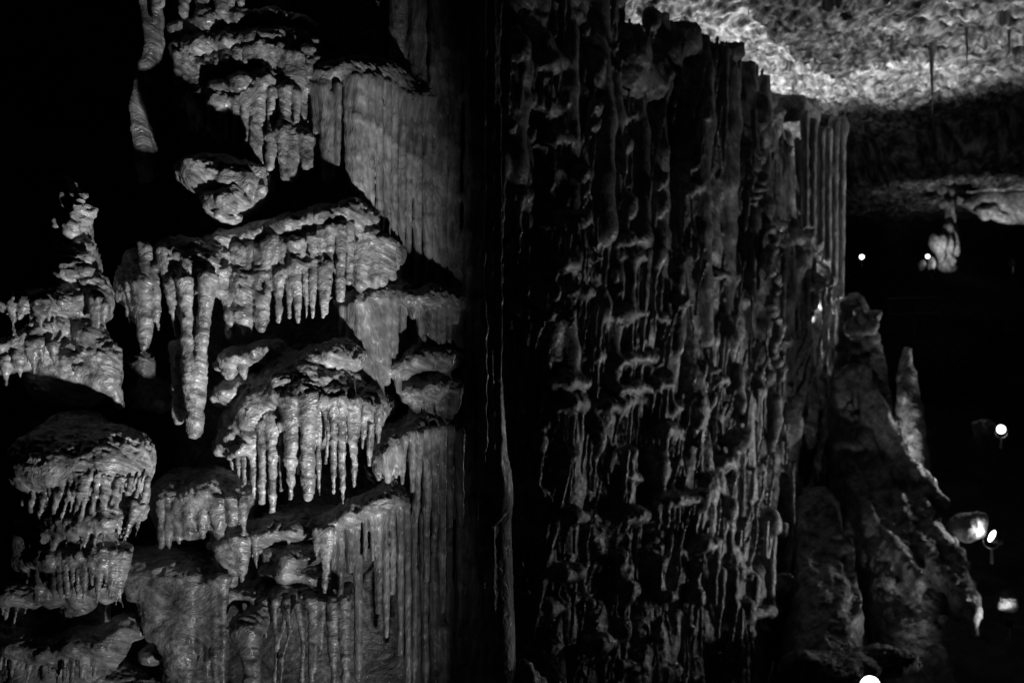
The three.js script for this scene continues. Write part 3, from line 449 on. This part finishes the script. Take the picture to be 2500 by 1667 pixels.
// left of this wavy line the wall turns away into the dark gap behind the column
const turnPts = [[-900, 1240], [100, 1250], [400, 1275], [540, 1318], [683, 1365], [864, 1345], [1090, 1362], [1165, 1400], [1285, 1382], [1375, 1322], [1503, 1328], [1580, 1350], [1900, 1360]];
const turnAt = (py) => { for (let i = 1; i < turnPts.length; i++) if (py <= turnPts[i][0]) { const [a, x] = turnPts[i - 1], [b, y] = turnPts[i]; return x + (y - x) * Math.max(0, (py - a) / (b - a)); } return 1360; };
const turn = (px, py) => Math.max(0, (turnAt(py) - px) / 60) ** 1.4 * 0.16;
function cascade(label, px0, px1, seed, cell) {
  const o = thing('flowstone_cascade', label, 'cave wall', 'cascades of the dripstone wall');
  const D = (px, py) => wallD(Math.min(px, 2075)) - (foot(py ?? 0) - turn(px, py ?? 0) + 0.34 * noise(px / 75, (py ?? 0) / 420, 9.5) + 0.1 * noise(px / 30, (py ?? 0) / 150, 2.5)) * wallStretch(px), d0 = wallD(px0), d1 = wallD(px1);
  const xs = [P(px0 - 20, 0, d0 - 2)[0], P(px0 - 20, 0, d0)[0], P(px1 + 30, 0, d1)[0], P(px1 + 30, 0, d1 - 2)[0]];
  const F = new Formation([Math.min(...xs) - 0.2, Math.max(-7.2, -900 * S * d1), -d1 - 0.5], [Math.max(...xs) + 0.2, Math.min(5.3, 900 * S * d1), -d0 + 2.3], cell), t = tools(F, D, seed, wallStretch), q = t.r;
  F.part('core');
  for (let px = px0 + 10; px < px1; px += 40) {
    const R = 0.3 + 0.14 * q();
    F.chain([-900, -300, 0, 200, 400, 600, 800, 1000, 1200, 1400, 1750].map((y, i) => { const p = t.pt(px + Math.sin(px * 0.37 + i * 1.7) * 10, y, 0); const b = R + 0.03 + 0.1 * Math.sin(i * 2.1 + px * 0.09); p[0] -= 0.851 * b; p[2] -= 0.526 * b; p[1] = Math.min(p[1], 4.55 + 0.5 * Math.sin(px * 0.13)); return p; }), R, 0.12);
  }
  return { o, F, t, q };
}
// scattered ledges with fringes, hanging flutes, cords; n of each
function dress({ t, q }, px0, px1, n, py0 = 20, py1 = 1660, amt = 1) {
  // a few broad smooth pillars from top to bottom
  for (let i = 0; i < 3; i++) { const x = px0 + (px1 - px0) * (i + 0.2 + 0.6 * q()) / 3, R = 0.1 + 0.16 * q(), pts = [], rs = []; let y = py0 - 120 + 300 * q(); const e = y + 500 + 900 * q(); while (y < e) { pts.push(t.pt(x + 14 * (q() - 0.5), y, -R * 0.4 + 0.06 * q())); rs.push(R * (0.7 + 0.5 * q())); y += 130; } t.F.part('flute'); if (pts.length > 1) t.F.chain(pts, rs, 0.12); }
  // vertical masses: pillars and draperies that start under small domes
  for (let i = 0; i < n * 0.65; i++) {
    const px = px0 + (px1 - px0) * q(), y = py0 - 80 + (py1 - py0) * (i + q()) / (n * 0.65), l = 150 + 320 * q(), p = 0.05 + 0.22 * q(), w = 12 + 20 * q(), L = t.lump(px, y, p + 0.02, w * 1.15, w * (0.8 + q()), 0.18, { name: 'dome', k: 0.1 });
    const m = 2 + Math.floor(q() * 4);
    for (let k = 0; k < m; k++) t.stal(px + (k - (m - 1) / 2) * w * 1.5 / m + (q() - 0.5) * 5, y, y + l * (0.35 + 0.65 * q()), p - 0.04 * q(), 4.5 + w * 0.22 * q(), { parent: L, tip: 0.5, wob: 0.7, name: 'flute', k: 0.05, flare: 1.2, lean: -l * 0.06 * q() });
  }
  // ragged lips with fringes
  for (let i = 0; i < n * 0.36; i++) {
    const px = px0 + (px1 - px0) * q(), py = py0 + (py1 - py0) * (i + q()) / (n * 0.36), w = 14 + 26 * q(), th = 4 + 6 * q(), p = 0.06 + 0.16 * q(), tilt = (q() - 0.35) * 26;
    const pts = [[px - w, py + tilt, p - 0.1, th * 0.7], [px - w * 0.4, py + tilt * 0.3 - 6 * q(), p, th], [px + w * 0.4, py - tilt * 0.4, p + 0.05, th * 1.3], [px + w, py - tilt + 10 * q(), p - 0.04, th]];
    const L = t.ledge(pts, { sz: 1.6, k: 0.09 });
    t.fringe(pts, L, { step: 12, len: (14 + 70 * q() * q()) * amt, w: 4.2, drop: 0.5, tip: 0.4, lean: -0.05 - 0.18 * q(), name: 'drip', inset: 0 });
  }
  // cords that wander down and join
  for (let i = 0; i < n * 2.4; i++) { let x = px0 + (px1 - px0) * q(), y = py0 + (py1 - py0) * q(), pr = 0.0 + 0.14 * q(); const c = [], sl = -0.3 * q() + 0.04; for (let k = 0; k < 6; k++) { c.push([x, y, pr]); y += 16 + 34 * q(); x += sl * 34 + (q() - 0.5) * 14; pr += (q() - 0.5) * 0.05; } t.cord(c, 3.4 + 1.8 * q()); }
  for (let i = 0; i < n * 0.7; i++) t.lump(px0 + (px1 - px0) * q(), py0 + (py1 - py0) * q(), 0.05 + 0.16 * q(), 6 + 12 * q(), 7 + 18 * q(), 0.1, { k: 0.04 });
}
const fringeAt = (t, x0, x1, y0, y1, p, th, len, w = 4.5, step = 13, lean = -0.06) => { const pts = [[x0, y0, p, th], [(x0 + x1) / 2, (y0 + y1) / 2 - 5, p + 0.05, th * 1.2], [x1, y1, p, th]]; const L = t.ledge(pts, { sz: 2, k: 0.12 }); for (let i = 0; i < 3; i++) t.lump(x0 + (x1 - x0) * t.r(), y0 - 6 - 14 * t.r(), p - 0.05, 14 + 14 * t.r(), 12 + 12 * t.r(), 0.16, { parent: L, k: 0.1 }); t.fringe(pts, L, { step, len, w, drop: 0.5, tip: 0.5, vary: 0.6, lean, inset: 0 }); return L; };
{
  const c = cascade('nearest cascade of the dim dripstone wall, right of the bright column, with slanting drips', 1195, 1410, 101, 0.0285);
  const { t, q } = c;
  fringeAt(t, 1305, 1385, 165, 160, .14, 12, 100); fringeAt(t, 1225, 1275, 210, 205, .1, 9, 40); fringeAt(t, 1305, 1400, 348, 345, .14, 10, 60, 6); fringeAt(t, 1315, 1425, 548, 535, .24, 16, 70, 5);
  fringeAt(t, 1240, 1310, 260, 250, .16, 10, 90, 5, 12, -.25); fringeAt(t, 1345, 1400, 660, 655, .16, 10, 70); fringeAt(t, 1340, 1430, 945, 935, .28, 12, 80); fringeAt(t, 1360, 1425, 1000, 985, .3, 14, 130, 6);
  fringeAt(t, 1370, 1430, 1270, 1265, .3, 12, 50, 5, 12, -.3); fringeAt(t, 1330, 1420, 1410, 1400, .34, 12, 90, 4.5, 10, -.35); fringeAt(t, 1300, 1380, 1500, 1480, .32, 12, 120, 4.5, 11, -.3);
  for (let i = 0; i < 12; i++) { const x = 1395 - i * 5 + q() * 10, y = 1110 + i * 22; t.cord([[x, y, .3], [x - 12 - 12 * q(), y + 60, .32], [x - 30 - 14 * q(), y + 130, .32], [x - 40 - 20 * q(), y + 210, .28]], 3.6); }
  dress(c, 1205, 1420, 26); c.F.build(c.o, calciteDry, relief(1.6), (x, y, z) => wallOut(x, z) > -0.7);
}
{
  const c = cascade('second cascade of the dim dripstone wall, with comb-like rows of straight drips halfway down', 1405, 1580, 102, 0.0325);
  const { t } = c;
  fringeAt(t, 1500, 1570, 596, 590, .16, 10, 40); fringeAt(t, 1480, 1575, 782, 768, .2, 10, 45); fringeAt(t, 1515, 1600, 888, 875, .24, 9, 30, 4, 9); fringeAt(t, 1510, 1600, 956, 950, .26, 9, 140, 5, 15); fringeAt(t, 1440, 1520, 1000, 1000, .2, 12, 90, 5, 14, -.2);
  fringeAt(t, 1530, 1580, 1270, 1262, .3, 9, 45, 4, 10, -.4); fringeAt(t, 1420, 1500, 1590, 1570, .3, 9, 60, 4.5);
  dress(c, 1415, 1575, 26); c.F.build(c.o, calciteDry, relief(1.8), (x, y, z) => wallOut(x, z) > -0.7);
}
{
  const c = cascade('third cascade of the dim dripstone wall, knobbly, below the lit ceiling\'s left end', 1575, 1750, 103, 0.036);
  const { t } = c;
  fringeAt(t, 1570, 1640, 950, 940, .26, 9, 150, 6, 16); fringeAt(t, 1600, 1700, 1235, 1220, .26, 9, 80, 5); fringeAt(t, 1690, 1745, 1340, 1330, .3, 9, 70, 5); fringeAt(t, 1590, 1660, 1060, 1055, .22, 9, 70, 5);
  for (const [x, y0, y1] of [[1745, 1330, 1480], [1760, 1400, 1560], [1700, 1380, 1500]]) t.stal(x, y0, y1, .22, 14, { tip: .4, wob: .6, name: 'fold' });
  dress(c, 1585, 1745, 25); c.F.build(c.o, calciteDry, relief(2), (x, y, z) => wallOut(x, z) > -0.7);
}
{
  const c = cascade('fourth cascade of the dim dripstone wall, with a bright beaded rib down its right side', 1745, 1905, 104, 0.042);
  const { t, q } = c;
  for (let i = 0; i < 22; i++) t.lump(1882 + Math.sin(i) * 10 + i * 0.8, 560 + i * 17, .38, 10 + 8 * q(), 9 + 6 * q(), 0.14, { name: 'bead' });
  for (let i = 0; i < 8; i++) t.lump(1838 + 26 * q(), 372 + i * 17 + 12 * q(), .16 + .12 * q(), 9 + 14 * q(), 6 + 7 * q(), 0.12, { name: 'bead' });
  for (const [x, y0, y1, w] of [[1800, 900, 1120, 16], [1850, 920, 1060, 14], [1890, 980, 1120, 20], [1790, 1400, 1560, 16], [1840, 1420, 1600, 18], [1880, 1380, 1540, 14]]) t.stal(x, y0, y1, .2, w, { tip: .4, wob: .6, name: 'fold', flare: 1 });
  dress(c, 1755, 1900, 23); c.F.build(c.o, calciteDry, relief(2), (x, y, z) => wallOut(x, z) > -0.7);
}
{
  const c = cascade('farthest cascade of the dim dripstone wall, ending in a straight fluted edge', 1900, 2062, 105, 0.05);
  const { t } = c;
  fringeAt(t, 1905, 1985, 598, 580, .3, 7, 230, 6, 15, 0); fringeAt(t, 1985, 2050, 705, 680, .3, 8, 120, 6, 14); fringeAt(t, 2040, 2110, 920, 880, .5, 9, 150, 6, 13);
  for (const [x, y0, y1] of [[2056, 300, 730], [2040, 300, 700], [2022, 320, 640], [2004, 320, 600], [1985, 300, 560], [1965, 280, 560]]) t.stal(x, y0, y1, .3, 10, { tip: .9, name: 'flute', wob: .2 });
  dress(c, 1910, 2050, 18, 300, 1650); c.F.build(c.o, calciteDry, relief(2), (x, y, z) => wallOut(x, z) > -0.7);
}
// ------------------------------------------------------------------ the slope at the wall's far foot
{
  const o = thing('flowstone_slope', 'smooth pale flowstone slope spilling from the wall foot towards the lamps, lower right', 'rock slope');
  const D = (px, py) => 22.5 - Math.max(0, (py - 1100) / 500) * 4, F = new Formation([4.6, -6.9, -24.0], [9.8, 1.2, -16.6], 0.05), t = tools(F, D, 61), { stal, lump, cord, ledge } = t, q = t.r;
  const body = F.part('core');
  F.chain([t.pt(2080, 760, -.8), t.pt(2100, 900, -.8), t.pt(2100, 1100, -.8), t.pt(2150, 1300, -.8), t.pt(2210, 1500, -1.0), t.pt(2240, 1800, -1.6)], [0.38, 0.55, 0.7, 0.75, 0.75, 0.8], 0.2);
  F.chain([t.pt(2140, 1150, -.5), t.pt(2230, 1270, -.5), t.pt(2300, 1400, -.5), t.pt(2350, 1480, -.5)], [0.32, 0.4, 0.38, 0.24], 0.2);
  let L;
  const ridge = (pts, r, n, out) => { const id = F.part('tongue'); for (let i = 0; i + 1 < pts.length; i++) F.rod(t.pt(pts[i][0], pts[i][1], out), t.pt(pts[i + 1][0], pts[i + 1][1], out), r * (0.5 + 0.5 * (i / pts.length)), r * (0.5 + 0.5 * ((i + 1) / pts.length)), 0.1); for (let i = 0; i < n; i++) { const k = Math.floor(q() * (pts.length - 1)), u = q(), x = pts[k][0] + (pts[k + 1][0] - pts[k][0]) * u, y = pts[k][1] + (pts[k + 1][1] - pts[k][1]) * u; lump(x + 14 * (q() - 0.5), y + 20 * (q() - 0.3), out + 0.02 + 0.1 * q(), 8 + 12 * q(), 10 + 16 * q(), 0.14, { parent: id }); if (q() < 0.6) stal(x, y, y + 30 + 50 * q(), out + 0.1, 7 + 7 * q(), { parent: id, tip: 0.5, lean: 12 * q() }); } return id; };
  for (let i = 0; i < 30; i++) {                       // ribs that fan out downhill, each crooked and knobbly
    const u = q(), v = q(), x0 = 2070 + 130 * u, y0 = 900 + 280 * v + 60 * u, sl = 0.15 + 0.5 * u + 0.25 * v, pts = [[x0, y0]]; for (let k = 1; k < 5; k++) { const s = 34 + 40 * q(); pts.push([pts[k - 1][0] + s * sl * (0.6 + 0.8 * q()), pts[k - 1][1] + s]); }
    ridge(pts, 0.09 + 0.1 * q(), 4, -0.12 + 0.3 * q());
  }
  ridge([[2108, 1220], [2122, 1268], [2164, 1325], [2196, 1362], [2246, 1422]], 0.2, 16, 0.25); ridge([[2190, 1150], [2222, 1190], [2256, 1240], [2290, 1295], [2320, 1350]], 0.18, 14, 0.05); ridge([[2320, 1350], [2345, 1410], [2365, 1460], [2380, 1500]], 0.18, 14, 0.1);
  for (let i = 0; i < 16; i++) { const x0 = 1950 + 130 * q(), y0 = 1180 + 240 * q(), pts = [[x0, y0]]; for (let k = 1; k < 5; k++) pts.push([pts[k - 1][0] + 18 * (q() - 0.2), pts[k - 1][1] + 26 + 30 * q()]); ridge(pts, 0.1 + 0.12 * q(), 4, 0.1 + 0.35 * q()); }
  t.crust(2300, 1370, 0.12, 40, 60, 30, 9); t.crust(2120, 1000, 0.05, 50, 110, 40, 10); t.crust(2040, 1500, 0.5, 60, 60, 30, 12);
  for (let i = 0; i < 40; i++) lump(2290 + 40 * q(), 1310 + 110 * q(), .05 + .1 * q(), 9, 9, .12, { name: 'knob', parent: body });
  for (let i = 0; i < 26; i++) lump(2345 + 40 * q() , 1430 + 75 * q(), .05 + .1 * q(), 9, 9, .12, { name: 'knob', parent: body });
  for (let i = 0; i < 24; i++) lump(2080 + 60 * q(), 760 + 120 * q(), -.1 + .2 * q(), 14, 12, .12, { name: 'knob', parent: body });
  L = ledge([[2040, 930, .1, 8], [2080, 900, .2, 9], [2120, 880, .1, 9]]); t.fringe([[2040, 930, .1, 8], [2140, 890, .15, 8]], L, { step: 14, len: 200, w: 7, tip: .7, inset: 0 });
  L = ledge([[2040, 1095, .2, 9], [2090, 1090, .24, 9], [2160, 1095, .1, 9]]); t.fringe([[2040, 1095, .2, 8], [2160, 1095, .15, 8]], L, { step: 15, len: 90, w: 7, tip: .6, inset: 0 });
  F.chain([t.pt(1990, 1250, -.3), t.pt(2000, 1450, -.3), t.pt(2010, 1620, -.3)], [0.5, 0.6, 0.7], 0.2);
  { const R = relief(2.2); F.build(o, calciteDry, (x, y, z, n) => R(x, y, z, n) + noise(x * 1.6, y * 1.3, z * 1.6) * 0.1); }
}
// lone stalagmite beside it
{
  const o = thing('stalagmite', 'slim dark stalagmite standing right of the dripstone wall, its foot brightly lit', 'stalagmite');
  const F = new Formation([7.6, -4.2, -25.2], [10.2, 0.2, -22.8], 0.035), t = tools(F, 24, 71);
  F.part('shaft'); F.chain([t.pt(2214, 860, 0), t.pt(2214, 920, 0), t.pt(2222, 1000, 0), t.pt(2228, 1120, 0), t.pt(2230, 1260, -.2)], [0.1, 0.2, 0.28, 0.36, 0.5], 0.08);
  for (const [x, y, w, h] of [[2222, 1065, 12, 18], [2232, 1050, 10, 14], [2212, 1090, 14, 12], [2196, 1105, 8, 14], [2206, 960, 12, 20]]) t.lump(x, y, .34, w, h, .2);
  F.build(o, calciteDry, relief(2));
}

// ------------------------------------------------------------------ the cave itself: ceiling, floor, walls
function paint(g) { const A = g.attributes.position, c = new Float32Array(A.count * 3); for (let i = 0; i < A.count; i++) { const s = stain(A.getX(i) * 0.6, A.getY(i) * 0.6, A.getZ(i) * 0.6); c[i * 3] = c[i * 3 + 1] = c[i * 3 + 2] = s; } g.setAttribute('color', new THREE.BufferAttribute(c, 3)); }
function sheet(name, xs, zs, height, mat, up) {
  const nx = xs.length, nz = zs.length, pos = new Float32Array(nx * nz * 3), uv = new Float32Array(nx * nz * 2), ix = [];
  for (let j = 0; j < nz; j++) for (let i = 0; i < nx; i++) { const k = j * nx + i; pos[k * 3] = xs[i]; pos[k * 3 + 1] = height(xs[i], zs[j]); pos[k * 3 + 2] = zs[j]; uv[k * 2] = xs[i] * 0.33; uv[k * 2 + 1] = zs[j] * 0.3; }
  for (let j = 0; j + 1 < nz; j++) for (let i = 0; i + 1 < nx; i++) { const a = j * nx + i, b = a + 1, c = a + nx, d = c + 1; if (up) ix.push(a, c, b, b, c, d); else ix.push(a, b, c, b, d, c); }
  const g = new THREE.BufferGeometry(); g.setAttribute('position', new THREE.BufferAttribute(pos, 3)); g.setAttribute('uv', new THREE.BufferAttribute(uv, 2)); g.setIndex(ix); g.computeVertexNormals(); paint(g);
  const m = new THREE.Mesh(g, mat); m.name = name; m.castShadow = m.receiveShadow = true; m.userData.kind = 'structure'; tris += ix.length / 3; scene.add(m); return m;
}
const steps = (...s) => { const out = []; for (let i = 0; i + 2 < s.length; i += 2) { const a = s[i], h = s[i + 1], b = s[i + 2], n = Math.max(1, Math.round(Math.abs(b - a) / h)); for (let k = 0; k < n; k++) out.push(a + (b - a) * k / n); } out.push(s[s.length - 1]); return out; };
const sstep = (a, b, x) => { x = Math.max(0, Math.min(1, (x - a) / (b - a))); return x * x * (3 - 2 * x); };
function ceilingY(x, z) {
  const xx = Math.max(9, Math.min(15, x)), edge = -34.7 + (xx - 10.3) * 1.5 + noise(x * 0.6, z * 0.6, 3) * 0.8, drop = sstep(edge, edge - 1.8, z);
  let y = 6.6 + sstep(-1.5, -7, x) * 10 + noise(x * 0.2, z * 0.2, 1) * 0.12 - drop * 1.3;
  y += noise(x * 0.9, z * 0.9, 7) * 0.1 - (0.5 - Math.abs(noise(x * 1.9, z * 1.4, 4))) * 0.26 - (0.5 - Math.abs(noise(x * 4.2, z * 3, 8))) * 0.18 - noise(x * 8, z * 6, 2) * 0.06 - noise(x * 15, z * 12, 2) * 0.02;
  const pit = noise(x * 1.9 + 30, z * 1.3, 12); y += sstep(0.42, 0.6, pit) * 0.35;
  return y;
}
sheet('cave_ceiling', steps(-42, 2, -2, 0.5, 2, 0.055, 16, 0.6, 42), steps(18, 2, -14, 0.4, -18, 0.055, -37, 0.25, -50), ceilingY, ceilingRock, false);
const floorY = (x, z) => -7.2 + noise(x * 0.2, z * 0.2, 40) * 0.5 + noise(x * 0.7, z * 0.7, 41) * 0.2 + noise(x * 2.2, z * 2.2, 42) * 0.08 + noise(x * 6, z * 6, 43) * 0.03 + sstep(-30, -44, z) * 5;
sheet('cave_floor', steps(-42, 1.5, 0, 0.16, 16, 1, 42), steps(18, 1.5, -8, 0.16, -34, 0.5, -50), floorY, darkRock, true);
{
  const n = 260, h = 60, pos = [], uv = [], ix = [];
  for (let j = 0; j <= h; j++) for (let i = 0; i <= n; i++) { const a = i / n * Math.PI * 2, y = -9 + 28 * j / h, w = noise(Math.cos(a) * 4, y * 0.25, Math.sin(a) * 4) * 2.2 + noise(Math.cos(a) * 14, y * 0.7, Math.sin(a) * 14) * 0.7 + noise(Math.cos(a) * 40, y * 1.6, Math.sin(a) * 40) * 0.25; pos.push(1 + Math.cos(a) * (36 + w), y, -17 + Math.sin(a) * (31 + w)); uv.push(a * 30, y); }
  for (let j = 0; j < h; j++) for (let i = 0; i < n; i++) { const a = j * (n + 1) + i, b = a + 1, c = a + n + 1, d = c + 1; ix.push(a, b, c, b, d, c); }
  const g = new THREE.BufferGeometry(); g.setAttribute('position', new THREE.Float32BufferAttribute(pos, 3)); g.setAttribute('uv', new THREE.Float32BufferAttribute(uv, 2)); g.setIndex(ix); g.computeVertexNormals(); paint(g);
  const m = new THREE.Mesh(g, darkRock); m.name = 'cave_wall'; m.userData.kind = 'structure'; m.castShadow = m.receiveShadow = true; scene.add(m); tris += ix.length / 3;
}
// ------------------------------------------------------------------ stalactites on the lit ceiling
function hanger(label, px, py1, D, w, len) {
  const o = thing('ceiling_stalactite', label, 'stalactite', 'stalactites under the lit ceiling'), tip = P(px, py1, D), R = w * S * D, top = ceilingY(tip[0], tip[2]) + 0.15, L = top - tip[1], pts = [];
  for (let i = 0; i <= 26; i++) { const q = i / 26; pts.push(new THREE.Vector2(Math.max(0.002, R * (0.12 + 0.88 * Math.pow(q, 1.1) + 1.3 * Math.pow(q, 9)) * (1 + 0.13 * noise(q * 14, px, 3))), q * L)); }
  pts[0].x = 0.0005;
  const g = new THREE.LatheGeometry(pts, 14), A = g.attributes.position; for (let i = 0; i < A.count; i++) { const x = A.getX(i), y = A.getY(i), z = A.getZ(i), k = 1 + 0.25 * noise(x * 9 + px, y * 6, z * 9); A.setXYZ(i, x * k + 0.03 * noise(px, y * 1.5, 1) * (1 - y / L), y, z * k); } g.computeVertexNormals(); paint(g);
  const m = new THREE.Mesh(g, calciteDry); m.name = 'shaft'; m.castShadow = m.receiveShadow = true; o.add(m); o.position.set(...tip);
}
hanger('long thin dark stalactite hanging lowest from the right part of the lit ceiling', 2277, 282, 23.2, 7, 1);
hanger('dark stalactite close to the dripstone wall edge, in front of the brightest low ceiling', 2040, 338, 28.5, 9, 1);
hanger('short dark stalactite at the top right of the lit ceiling', 2361, 165, 21.9, 6, 1);
hanger('stubby dark stalactite amid the brightest patch of the ceiling', 1991, 160, 23.7, 8, 1);
hanger('thin dark stalactite at the top edge of the picture, upper middle of the lit ceiling', 1828, 40, 20.4, 5, 1);
hanger('faint slender stalactite left of the longest one on the lit ceiling', 2180, 128, 22.2, 5, 1);
hanger('tiny dark stalactite just above the dripstone wall silhouette', 1936, 236, 26.5, 6, 1);
hanger('small dark stalactite near the right edge of the picture', 2466, 135, 21.9, 6, 1);
hanger('very thin pale stalactite right of the wall-edge stalactite', 2065, 318, 29, 3, 1);

// ------------------------------------------------------------------ far formations
{
  const o = thing('dripstone_pillar', 'distant dripstone pillar of rounded lobes, brightly lit beside the black chamber wall', 'cave column');
  const F = new Formation([12.0, 1.6, -35.2], [15.4, 5.6, -32.6], 0.05), t = tools(F, 34, 81), q = t.r;
  F.part('shaft'); F.chain([t.pt(2322, 420, -.3), t.pt(2322, 520, -.3), t.pt(2322, 560, -.3), t.pt(2316, 640, -.3)], [0.3, 0.14, 0.2, 0.35], 0.1);
  for (const [x, y, w, h] of [[2302, 462, 10, 14], [2322, 468, 9, 12], [2306, 497, 10, 10], [2323, 505, 7, 22], [2327, 535, 4, 18], [2315, 558, 11, 14], [2302, 592, 11, 22], [2318, 600, 9, 30], [2330, 590, 10, 28], [2290, 600, 8, 20], [2280, 590, 8, 22], [2297, 625, 7, 20], [2334, 612, 9, 22], [2325, 638, 9, 12], [2275, 645, 6, 18], [2252, 648, 6, 14]]) t.lump(x, y, .2 + .2 * q(), w, h, .3);
  F.build(o, paleRock, relief(1.5));
}
{
  const o = thing('rock_bulge', 'far rock bulge with a lit upper edge at the right border of the picture', 'rock');
  const F = new Formation([14.5, 3.0, -40], [20, 7.2, -36.5], 0.06), t = tools(F, 37, 82), q = t.r;
  F.part('body'); F.chain([t.pt(2330, 470, -.6), t.pt(2400, 485, -.4), t.pt(2460, 500, -.3), t.pt(2560, 500, -.2)], [0.3, 0.5, 0.6, 0.8], 0.2, 1, 1.4);
  for (let i = 0; i < 26; i++) t.lump(2420 + 90 * q(), 480 + 40 * q(), .2 + .15 * q(), 12, 10, .3, { name: 'knob' });
  t.crust(2440, 505, 0.45, 80, 34, 40, 10);
  F.build(o, paleRock, relief(2));
}
// rocks that the chamber's lamps light
function rock(label, px, py, D, w, h, seed, mat = paleRock) {
  const o = thing('boulder', label, 'rock', 'boulders on the chamber floor'), a = w * S * D, b = h * S * D;
  const c = P(px, py, D), F = new Formation([c[0] - a * 2.6, c[1] - b * 2.2, c[2] - a * 2], [c[0] + a * 2.6, c[1] + b * 2.2, c[2] + a * 2.8], Math.max(0.02, a / 16)), t = tools(F, D, seed), q = t.r;
  F.part('body'); F.blob(c, [a, b, a], 0.05);
  for (let i = 0; i < 9; i++) t.lump(px + w * (q() * 1.6 - .8), py + h * (q() * 1.4 - .7), a * (0.2 + .6 * q()), w * (.3 + .3 * q()), h * (.3 + .3 * q()), a * .4, { name: 'knob' });
  F.build(o, mat, relief(2));
}
rock('rounded boulder lit white by the low lamp at its right', 2362, 1290, 21, 44, 32, 91);
rock('small knobbly rock glowing below the low lamps, near the right edge', 2458, 1470, 20.5, 24, 22, 92);
rock('low dark rock left of the highest lamp at the right edge', 2405, 1050, 25, 26, 26, 93);
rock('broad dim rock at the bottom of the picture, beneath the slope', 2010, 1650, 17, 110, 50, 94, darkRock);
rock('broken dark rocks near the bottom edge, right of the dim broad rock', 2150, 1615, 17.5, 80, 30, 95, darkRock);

// ------------------------------------------------------------------ the chamber's own lamps and a few added ones
const lampAt = (px, py, D) => P(px, py, D);
// lights the wall from the side and below, out of frame
floodlight('black floodlight on the floor beyond the right edge, aimed at the dripstone wall', [10.5, -5.6, -18.6], [4.2, -1.2, -17.8], 70, 0.66, 1, 0.26, 4);
floodlight('added black floodlight below the bottom edge of the picture, aimed at the pale slope', P(2330, 1790, 17), P(2170, 1270, 20.5), 15, 0.34, 1, 0.22, 4);  // unseen lamp added to brighten the slope; the visible one faces away from it
// lights the ceiling from behind the wall
floodlight('floodlight hidden behind the dripstone wall, aimed up at the cave ceiling', [5.6, -3.0, -27], [6.0, 6.6, -23.8], 640, 0.72, 1, 0.26, 4);
floodlight('added floodlight beyond the right edge of the picture, aimed up at the cave ceiling', [13.5, -4.0, -22.5], [7.4, 6.6, -24], 330, 0.5, 1, 0.26, 4);  // added fill for the part of the ceiling that the wall shadows
function lamp(label, px, py, D, size, to, cd, angle, glow = 6) { return floodlight(label, lampAt(px, py, D), to, cd, angle, 1, size, glow, 'small lamps in the far chamber'); }
lamp('tiny bright lamp alone in the black, level with the far lit pillar', 2105, 627, 33, 0.14, [2, 1.5, 0], 3, 0.5);
lamp('tiny bright lamp at the foot of the far lit pillar', 2266, 626, 32.4, 0.12, [4, 1, -18], 1, 0.5);
lamp('added tiny lamp turned away beside the far lit pillar, its light falling on the lobes', 2276, 660, 32.6, 0.14, P(2314, 575, 33.7), 11, 0.9, 3);  // extra lamp added to light the lobes; the visible lamp points elsewhere
lamp('slanted bright lamp under the far rock bulge, near the right edge', 2475, 637, 35.5, 0.2, P(2435, 510, 37), 18, 0.8);
lamp('small lamp hidden behind the slope, lighting the foot of the slim stalagmite', 2182, 1185, 23.2, 0.16, P(2214, 1070, 23.75), 12, 0.7);
lamp('added small lamp below the knobbly rock near the right edge, aimed up', 2466, 1516, 20, 0.14, P(2457, 1468, 20.2), 3, 0.8);  // added to light this rock, which has no visible lamp of its own
lamp('bright oval lamp highest at the right edge, over black rocks', 2445, 1048, 23, 0.2, [5, -1.5, -17], 25, 0.7);
lamp('flat bright lamp right of the rounded lit boulder', 2422, 1308, 20.6, 0.26, P(2330, 1260, 20.6), 14, 0.8);
lamp('bright lamp cut off by the bottom edge of the picture', 2125, 1672, 15.5, 0.3, [4, -3, -13], 4, 0.6);
// handrail of the walkway far behind
{
  const o = thing('handrail', 'thin dim metal handrail of the walkway across the black chamber', 'railing');
  const a = P(2170, 729, 31), b = P(2300, 729, 30.4), v = new THREE.Vector3(b[0] - a[0], b[1] - a[1], b[2] - a[2]), n = v.length();
  const bar = (name, g, x, y) => { const m = new THREE.Mesh(g, metalBlack); m.name = name; m.position.set(x, y, 0); m.castShadow = m.receiveShadow = true; o.add(m); };
  o.position.set(...a); o.rotation.y = Math.atan2(-v.z, v.x);
  bar('rail', new THREE.CylinderGeometry(0.03, 0.03, n, 10).rotateZ(Math.PI / 2), n / 2, 0); bar('rail', new THREE.CylinderGeometry(0.02, 0.02, n, 10).rotateZ(Math.PI / 2), n / 2, -0.45);
  for (let i = 0; i < 3; i++) bar('post', new THREE.CylinderGeometry(0.025, 0.025, 1.1, 10), 0.05 + i * (n - 0.1) / 2, -0.56);
}
console.log('triangles', tris);
renderer.render(scene, camera);
